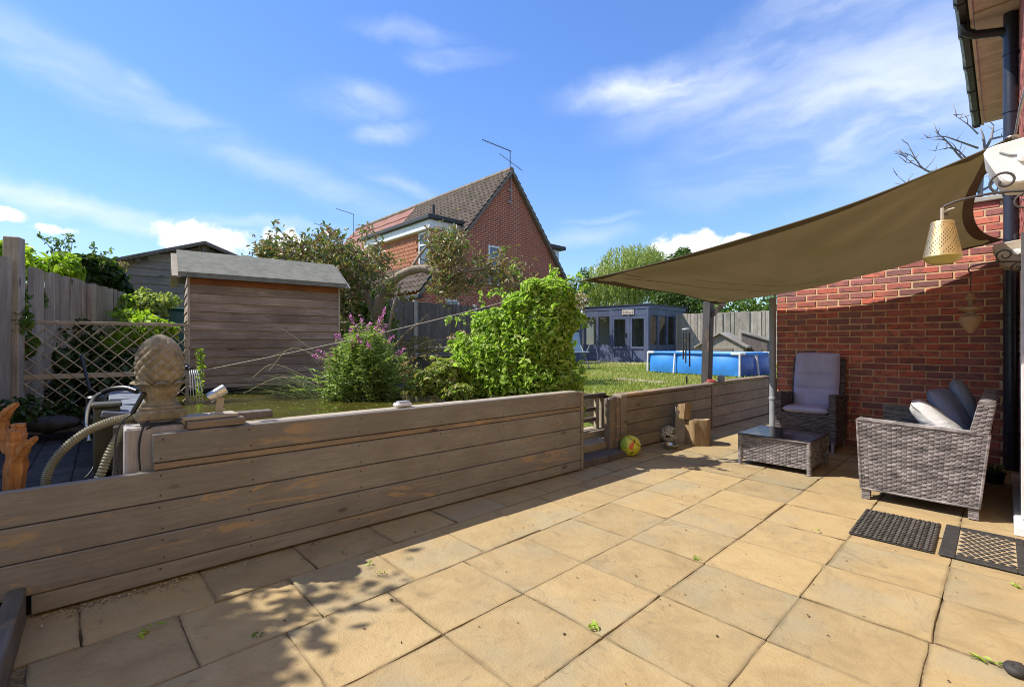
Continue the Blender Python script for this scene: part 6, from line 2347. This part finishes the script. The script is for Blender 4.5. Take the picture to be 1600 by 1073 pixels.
leaves('foliage', np.array(pp_), .055, M['lf_mid'], tw, asp=.4, origin=tuple(tw.location), kind='stuff')
E = [pell(165, 500, 5.6, 34, 30, 40), pell(205, 510, 5.4, 38, 26, 40), pell(235, 520, 5.3, 34, 26, 40), pell(195, 480, 5.8, 18, 22, 30), pell(150, 545, 5.2, 40, 30, 40)]
bushy('garden_shrub', 'pale green leafy shrub behind the trellis catching the sun', 'shrub', P(200, 580, 5.5), E, 3200, .08, 'lf_fence', .5, clump=4, asp=.45)
E = [pell(235, 480, 6.0, 24, 22, 30), pell(258, 470, 6.2, 14, 14, 30), pell(228, 465, 6.1, 10, 16, 20)]
bushy('silver_shrub', 'thin grey green shrub in front of the big shed wall', 'shrub', P(240, 530, 6.1), E, 800, .06, 'lf_willow', .35, [([P(240, 540, 6.1), P(236, 490, 6.1), P(228, 455, 6.1)], .01), ([P(242, 540, 6.1), P(252, 490, 6.1), P(260, 462, 6.1)], .01)], stemmat='drystem', clump=5)
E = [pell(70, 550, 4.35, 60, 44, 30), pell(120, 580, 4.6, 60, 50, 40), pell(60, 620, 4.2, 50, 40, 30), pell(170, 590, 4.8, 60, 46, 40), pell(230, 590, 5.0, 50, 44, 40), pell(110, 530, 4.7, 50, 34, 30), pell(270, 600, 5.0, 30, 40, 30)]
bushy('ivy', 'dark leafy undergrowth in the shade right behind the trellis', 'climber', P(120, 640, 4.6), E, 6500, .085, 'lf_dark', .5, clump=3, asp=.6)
E = [pell(28, 470, 3.75, 14, 22, 14), pell(32, 505, 3.72, 16, 26, 14), pell(52, 440, 4.05, 10, 20, 8), pell(62, 470, 4.1, 10, 16, 8), pell(40, 540, 3.8, 14, 20, 14)]
bushy('ivy', 'small green climber clinging to the fence post by the trellis', 'climber', P(30, 560, 3.75), E, 420, .06, 'lf_mid', .5, clump=6)
E = [pell(30, 640, 3.3, 30, 24, 40), pell(100, 640, 3.75, 26, 12, 20), pell(50, 655, 3.6, 40, 14, 20)]
bushy('weeds', 'dark weeds along the foot of the trellis', 'weeds', P(60, 668, 3.5), E, 500, .05, 'lf_dark', .3)
tcl = thing('dead_climber', 'brown dead climber hanging at the left corner of the big shed', 'climber', P(185, 470, 7.5))
pp_ = np.array([list(P(rnd.gauss(186, 6), rnd.uniform(410, 480), 7.5 + rnd.uniform(-.1, .1))) for k in range(500)])
leaves('foliage', pp_, .06, M['lf_dry'], tcl, asp=.3, origin=tuple(tcl.location), kind='stuff')


# ------------------------------------------------------------------ far trees
def tree(name, label, base, ells, n, size, mt, tr_h, r, clump=2.0, asp=.55, shell=.6, group='trees beyond the garden fence'):
    t = thing(name, label, 'tree', base, 0, group)
    b = Vector(base)
    s = MB()
    s.tube(spline([(0, 0, -.3), (.1, 0, tr_h * .5), (0, .1, tr_h)], 8), [r * (1 - .06 * k) for k in range(9)], 9)
    for e in ells:
        c = Vector(e[:3]) - b
        s.tube(spline([(0, .05, tr_h * .75), c * .6 + Vector((0, 0, tr_h * .2)), c], 6), [r * .55 * (1 - .13 * k) for k in range(7)], 6)
    s.build('trunk', M['bark'], t, smooth=True)
    p = cloud(ells, n, shell, clump)
    nr = outward(p, ells) + rng.normal(size=p.shape) * .7 + np.array([0, 0, .4])
    leaves('crown', p, size, M[mt], t, nrm=nr, asp=asp, origin=tuple(b), simple=True, kind='stuff')
    return t


# tree beside the photographer's left hand, just out of view: its shade falls over the near corner
E = [(-5.0, 1.35, 3.6, 1.2, .95, .8), (-4.95, 2.0, 3.5, .85, .55, .6), (-5.3, .4, 3.3, 1.2, 1.0, .9), (-4.65, 1.6, 3.1, .65, .6, .55), (-5.1, 1.5, 4.2, .75, .8, .55), (-5.8, 1.0, 4.1, 1.1, 1.1, .8), (-4.9, -.6, 3.5, 1.2, .9, .8)]
tree('apple_tree', 'leafy small tree at the left boundary shading the near corner of the patio', (-5.6, 1.8, .4), E, 26000, .13, 'lf_mid', 2.0, .10, 3.0, group='')

at_ = bpy.data.objects['apple_tree']
pf = []
for k in range(26):
    yy = rnd.uniform(1.5, 2.8)
    zz = rnd.uniform(2.6, 4.0)
    c = Vector((-1.12 - .84 * zz + (yy - 2.0) * .30 + rnd.uniform(-.2, .2), yy, zz))
    if c.x / c.y > -1.30:
        continue
    for q in range(16):
        pf.append(list(c + Vector((rnd.gauss(0, .12), rnd.gauss(0, .12), rnd.gauss(0, .12)))))
leaves('fringe_foliage', np.array(pf), .085, M['lf_mid'], at_, asp=.55, origin=tuple(at_.location), kind='stuff')

# willow: hanging strands
wY = 26
wb = P(985, 555, wY)
wl = thing('willow_tree', 'pale weeping willow behind the summerhouse roof', 'tree', wb, 0, 'trees beyond the garden fence')
s = MB()
s.tube(spline([(0, 0, -.5), (.2, 0, 2), (0, 0, 4)], 8), [.28] * 9, 8)
for k in range(9):
    a = k * .7
    s.tube(spline([(0, 0, 3.2), (math.cos(a) * 1.0, math.sin(a) * 1.0, 4.4), (math.cos(a) * 1.9, math.sin(a) * 1.6, 4.6)], 8), [.10 * (1 - .1 * i) for i in range(9)], 6)
s.build('trunk', M['bark'], wl, smooth=True)
V, T, Nn = [], [], []
EW = [pell(985, 415, wY, 52, 28, 60), pell(945, 438, wY - .4, 34, 24, 50), pell(1020, 420, wY, 36, 24, 50), pell(1000, 400, wY, 26, 15, 40), pell(1045, 440, wY, 30, 24, 40), pell(965, 450, wY - 1, 50, 20, 40)]
tp = cloud(EW, 2300, .8)
for p in tp:
    L = rnd.uniform(.5, 1.8)
    dx, dy = rnd.gauss(0, .12), rnd.gauss(0, .12)
    m_ = int(L / .075)
    for k in range(m_):
        f = k / m_
        V.append((p[0] + dx * f + rnd.gauss(0, .035), p[1] + dy * f + rnd.gauss(0, .035), p[2] - L * f + .1))
        T.append((rnd.gauss(0, .35), rnd.gauss(0, .35), -1))
leaves('crown', np.array(V), .17, M['lf_willow'], wl, tang=np.array(T), nrm=rng.normal(size=(len(V), 3)) + np.array([-.5, -.5, .2]), asp=.26, fold=.05, simple=True, origin=tuple(wb), kind='stuff')

E = [pell(1075, 440, 22, 28, 38, 40), pell(1060, 415, 22, 22, 20, 30), pell(1095, 455, 21.5, 24, 28, 40), pell(1045, 460, 21.5, 24, 24, 40), pell(1068, 398, 22, 10, 12, 20), pell(1085, 478, 21, 40, 18, 40)]
tree('broadleaf_tree', 'dark green broadleaf tree between the willow and the wooden post', P(1075, 550, 22), E, 5200, .21, 'lf_tree', 2.0, .16, 2.2)
E = [pell(1140, 478, 20, 36, 20, 50), pell(1180, 476, 20, 30, 22, 50), pell(1220, 478, 20, 40, 22, 50), pell(1115, 484, 20, 24, 14, 40)]
tree('hedge_tree', 'bushy green treetops over the silvered fence left of the grey pole', P(1160, 550, 20), E, 3800, .15, 'lf_mid', 1.6, .12, 2.4)
E = [pell(912, 432, 24, 10, 14, 20), pell(905, 450, 24, 18, 16, 40), pell(890, 470, 22, 24, 22, 40)]
tree('broadleaf_tree', 'small green treetop showing just left of the sail tip', P(900, 550, 23), E, 1200, .17, 'lf_tree', 2.0, .10, 2.4)
E = [pell(905, 470, 15.5, 16, 12, 30), pell(895, 490, 15.5, 18, 20, 40)]
bushy('climber_on_fence', 'dull climber on the blue fence end beside the summerhouse', 'climber', P(900, 545, 15.5), E, 600, .12, 'lf_dry', .5, clump=3)

# bare tree behind the brick wall
bt0 = P(1535, 330, 9.0)
bt = thing('bare_tree', 'bare dead branches behind the brick wall under the eaves', 'tree', (bt0.x, bt0.y, 0))
s = MB()
bq = Vector(bt.location)


stored = []


def bl(pts, r):
    q = [p - bq for p in spline([P(x, y, Y) for x, y, Y in pts], 10)]
    stored.extend(q[3:])
    s.tube(q, [r * (1 - .08 * k) for k in range(11)], 6)


s.tube([(0, 0, -.3), (0, 0, 1.5), (P(1530, 330, 9) - bq)], [.10, .08, .06], 8)
bl([(1530, 330, 9), (1534, 270, 9), (1538, 225, 9), (1532, 200, 9)], .05)
bl([(1536, 240, 9), (1548, 218, 9), (1552, 200, 9), (1553, 196, 9)], .03)
bl([(1548, 218, 9), (1575, 212, 9), (1600, 206, 9)], .022)
bl([(1534, 265, 9), (1505, 250, 9), (1480, 222, 9), (1460, 205, 9)], .028)
bl([(1528, 232, 9), (1500, 222, 9), (1475, 214, 9), (1450, 216, 9)], .020)
bl([(1510, 248, 9), (1490, 232, 9), (1462, 236, 9)], .016)
bl([(1530, 300, 9), (1470, 275, 9), (1440, 262, 9), (1418, 225, 9)], .030)
bl([(1450, 268, 9), (1425, 255, 9), (1408, 240, 9)], .014)
bl([(1436, 255, 9), (1420, 242, 9), (1415, 258, 9)], .010)
bl([(1528, 210, 9), (1512, 195, 9), (1490, 180, 9)], .014)
bl([(1530, 300, 9), (1548, 290, 9), (1562, 270, 9), (1575, 262, 9)], .03)
bl([(1530, 300, 9), (1520, 285, 9), (1545, 268, 9), (1540, 255, 9)], .022)
bl([(1532, 320, 9), (1552, 310, 9), (1560, 285, 9), (1548, 275, 9)], .022)
bl([(1440, 300, 9), (1420, 290, 9), (1402, 275, 9)], .014)
for k in range(70):
    p = rnd.choice(stored)
    d = Vector((rnd.uniform(-1, .7), rnd.uniform(-.4, .4), rnd.uniform(.0, 1))).normalized() * rnd.uniform(.08, .28)
    q = [p, p + d * .5 + Vector((rnd.uniform(-.03, .03), 0, 0)), p + d]
    s.tube(q, [.008, .006, .004], 5)
s.build('branches', M['deadbark'], bt, smooth=True)


# ------------------------------------------------------------------ weeds in the joints, litter
def sprig(label, px, py, n=9, size=.045, mt='lf_bright'):
    c = Gd(px, py)
    t = thing('weed', label, 'weed', (c.x, c.y, 0), 0, 'weeds in the paving joints')
    p = np.array([[rnd.gauss(0, size * .5), rnd.gauss(0, size * .5), .006 + abs(rnd.gauss(0, .010))] for k in range(n)])
    leaves('leaf', p, size, M[mt], t, nrm=rng.normal(size=(n, 3)) * .5 + np.array([0, 0, 1]), asp=.42, kind='stuff')


for k, (px, py, lab) in enumerate(((230, 989, 'green weed in the joint nearest the lower left corner'), (405, 997, 'small dark weed in the shaded joint at lower left'), (925, 985, 'green weed in the sunny joint at the lower middle'), (541, 863, 'tiny weed in the joint under the sleeper wall'),
                                   (577, 883, 'pale tiny weed at the edge of the wall shadow'), (595, 898, 'pale weed just right of the shadow edge'), (1090, 875, 'tiny weed in the joint left of the rubber mat'), (1277, 832, 'dull weed on the flag by the rubber mat'), (1588, 918, 'small weed below the framed coir mat'))):
    sprig(lab, px, py, 8 if k in (0, 2) else 5, .032 if k in (0, 2) else .022, 'lf_bright' if k not in (1, 3) else 'lf_mid')
c = Gd(1550, 1038)
t = thing('leaf_sprig', 'fresh green leaf sprig lying near the black rubber door stop', 'leaf', (c.x, c.y, 0), R(-40))
MB().tube([(-.06, 0, .006), (0, .003, .010), (.06, 0, .006)], .002, 5).build('stem', M['stem'], t)
leaves('leaf', np.array([[-.045, .008, .010], [-.03, -.01, .012], [-.01, .01, .012], [.01, -.008, .012], [.03, .008, .01], [.05, 0, .01]]), .036, M['lf_bright'], t, nrm=np.array([[0, 0, 1.]] * 6) + rng.normal(size=(6, 3)) * .2, tang=np.array([[-1, .4, 0]] * 6) + rng.normal(size=(6, 3)) * .3, asp=.4, kind='stuff')
# litter along the foot of the sleeper wall and on the flags
n = 260
a = rng.uniform(-.2, 3.4, n)
a[:160] = rng.uniform(-.22, .35, 160)
y = WY - np.abs(rng.normal(0, .035, n)) - .004
p = np.array([list(FW(q, w, .003 + rnd.random() * .004)) for q, w in zip(a, y)])
leaves('leaf_litter', p, .016, M['dryleaf'], None, nrm=rng.normal(size=(n, 3)) * .4 + np.array([0, 0, 1]), simple=True, kind='stuff')
n = 260
p = np.array([list(FH(u, v, .0035)) for u, v in zip(rng.uniform(.6, 6.5, n), rng.uniform(.0, 3.0, n))])
leaves('dirt_specks', p, rng.uniform(.006, .018, n), leafmat('specks', [(.03, .022, .014), (.07, .05, .03), (.16, .11, .05)], 0, .9), None, nrm=rng.normal(size=(n, 3)) * .25 + np.array([0, 0, 1]), simple=True, kind='stuff')

# specks floating on the pond
n = 420
p = np.array([list(FW(a, WY + b, .667)) for a, b in zip(rng.uniform(.3, 2.2, n), rng.uniform(.2, 2.8, n))])
leaves('pond_weed', p, rng.uniform(.006, .022, n), leafmat('float_specks', [(.30, .30, .10), (.22, .28, .06), (.45, .42, .28)], .1, .8), None, nrm=rng.normal(size=(n, 3)) * .05 + np.array([0, 0, 1]), simple=True, asp=.7, fold=0, kind='stuff')
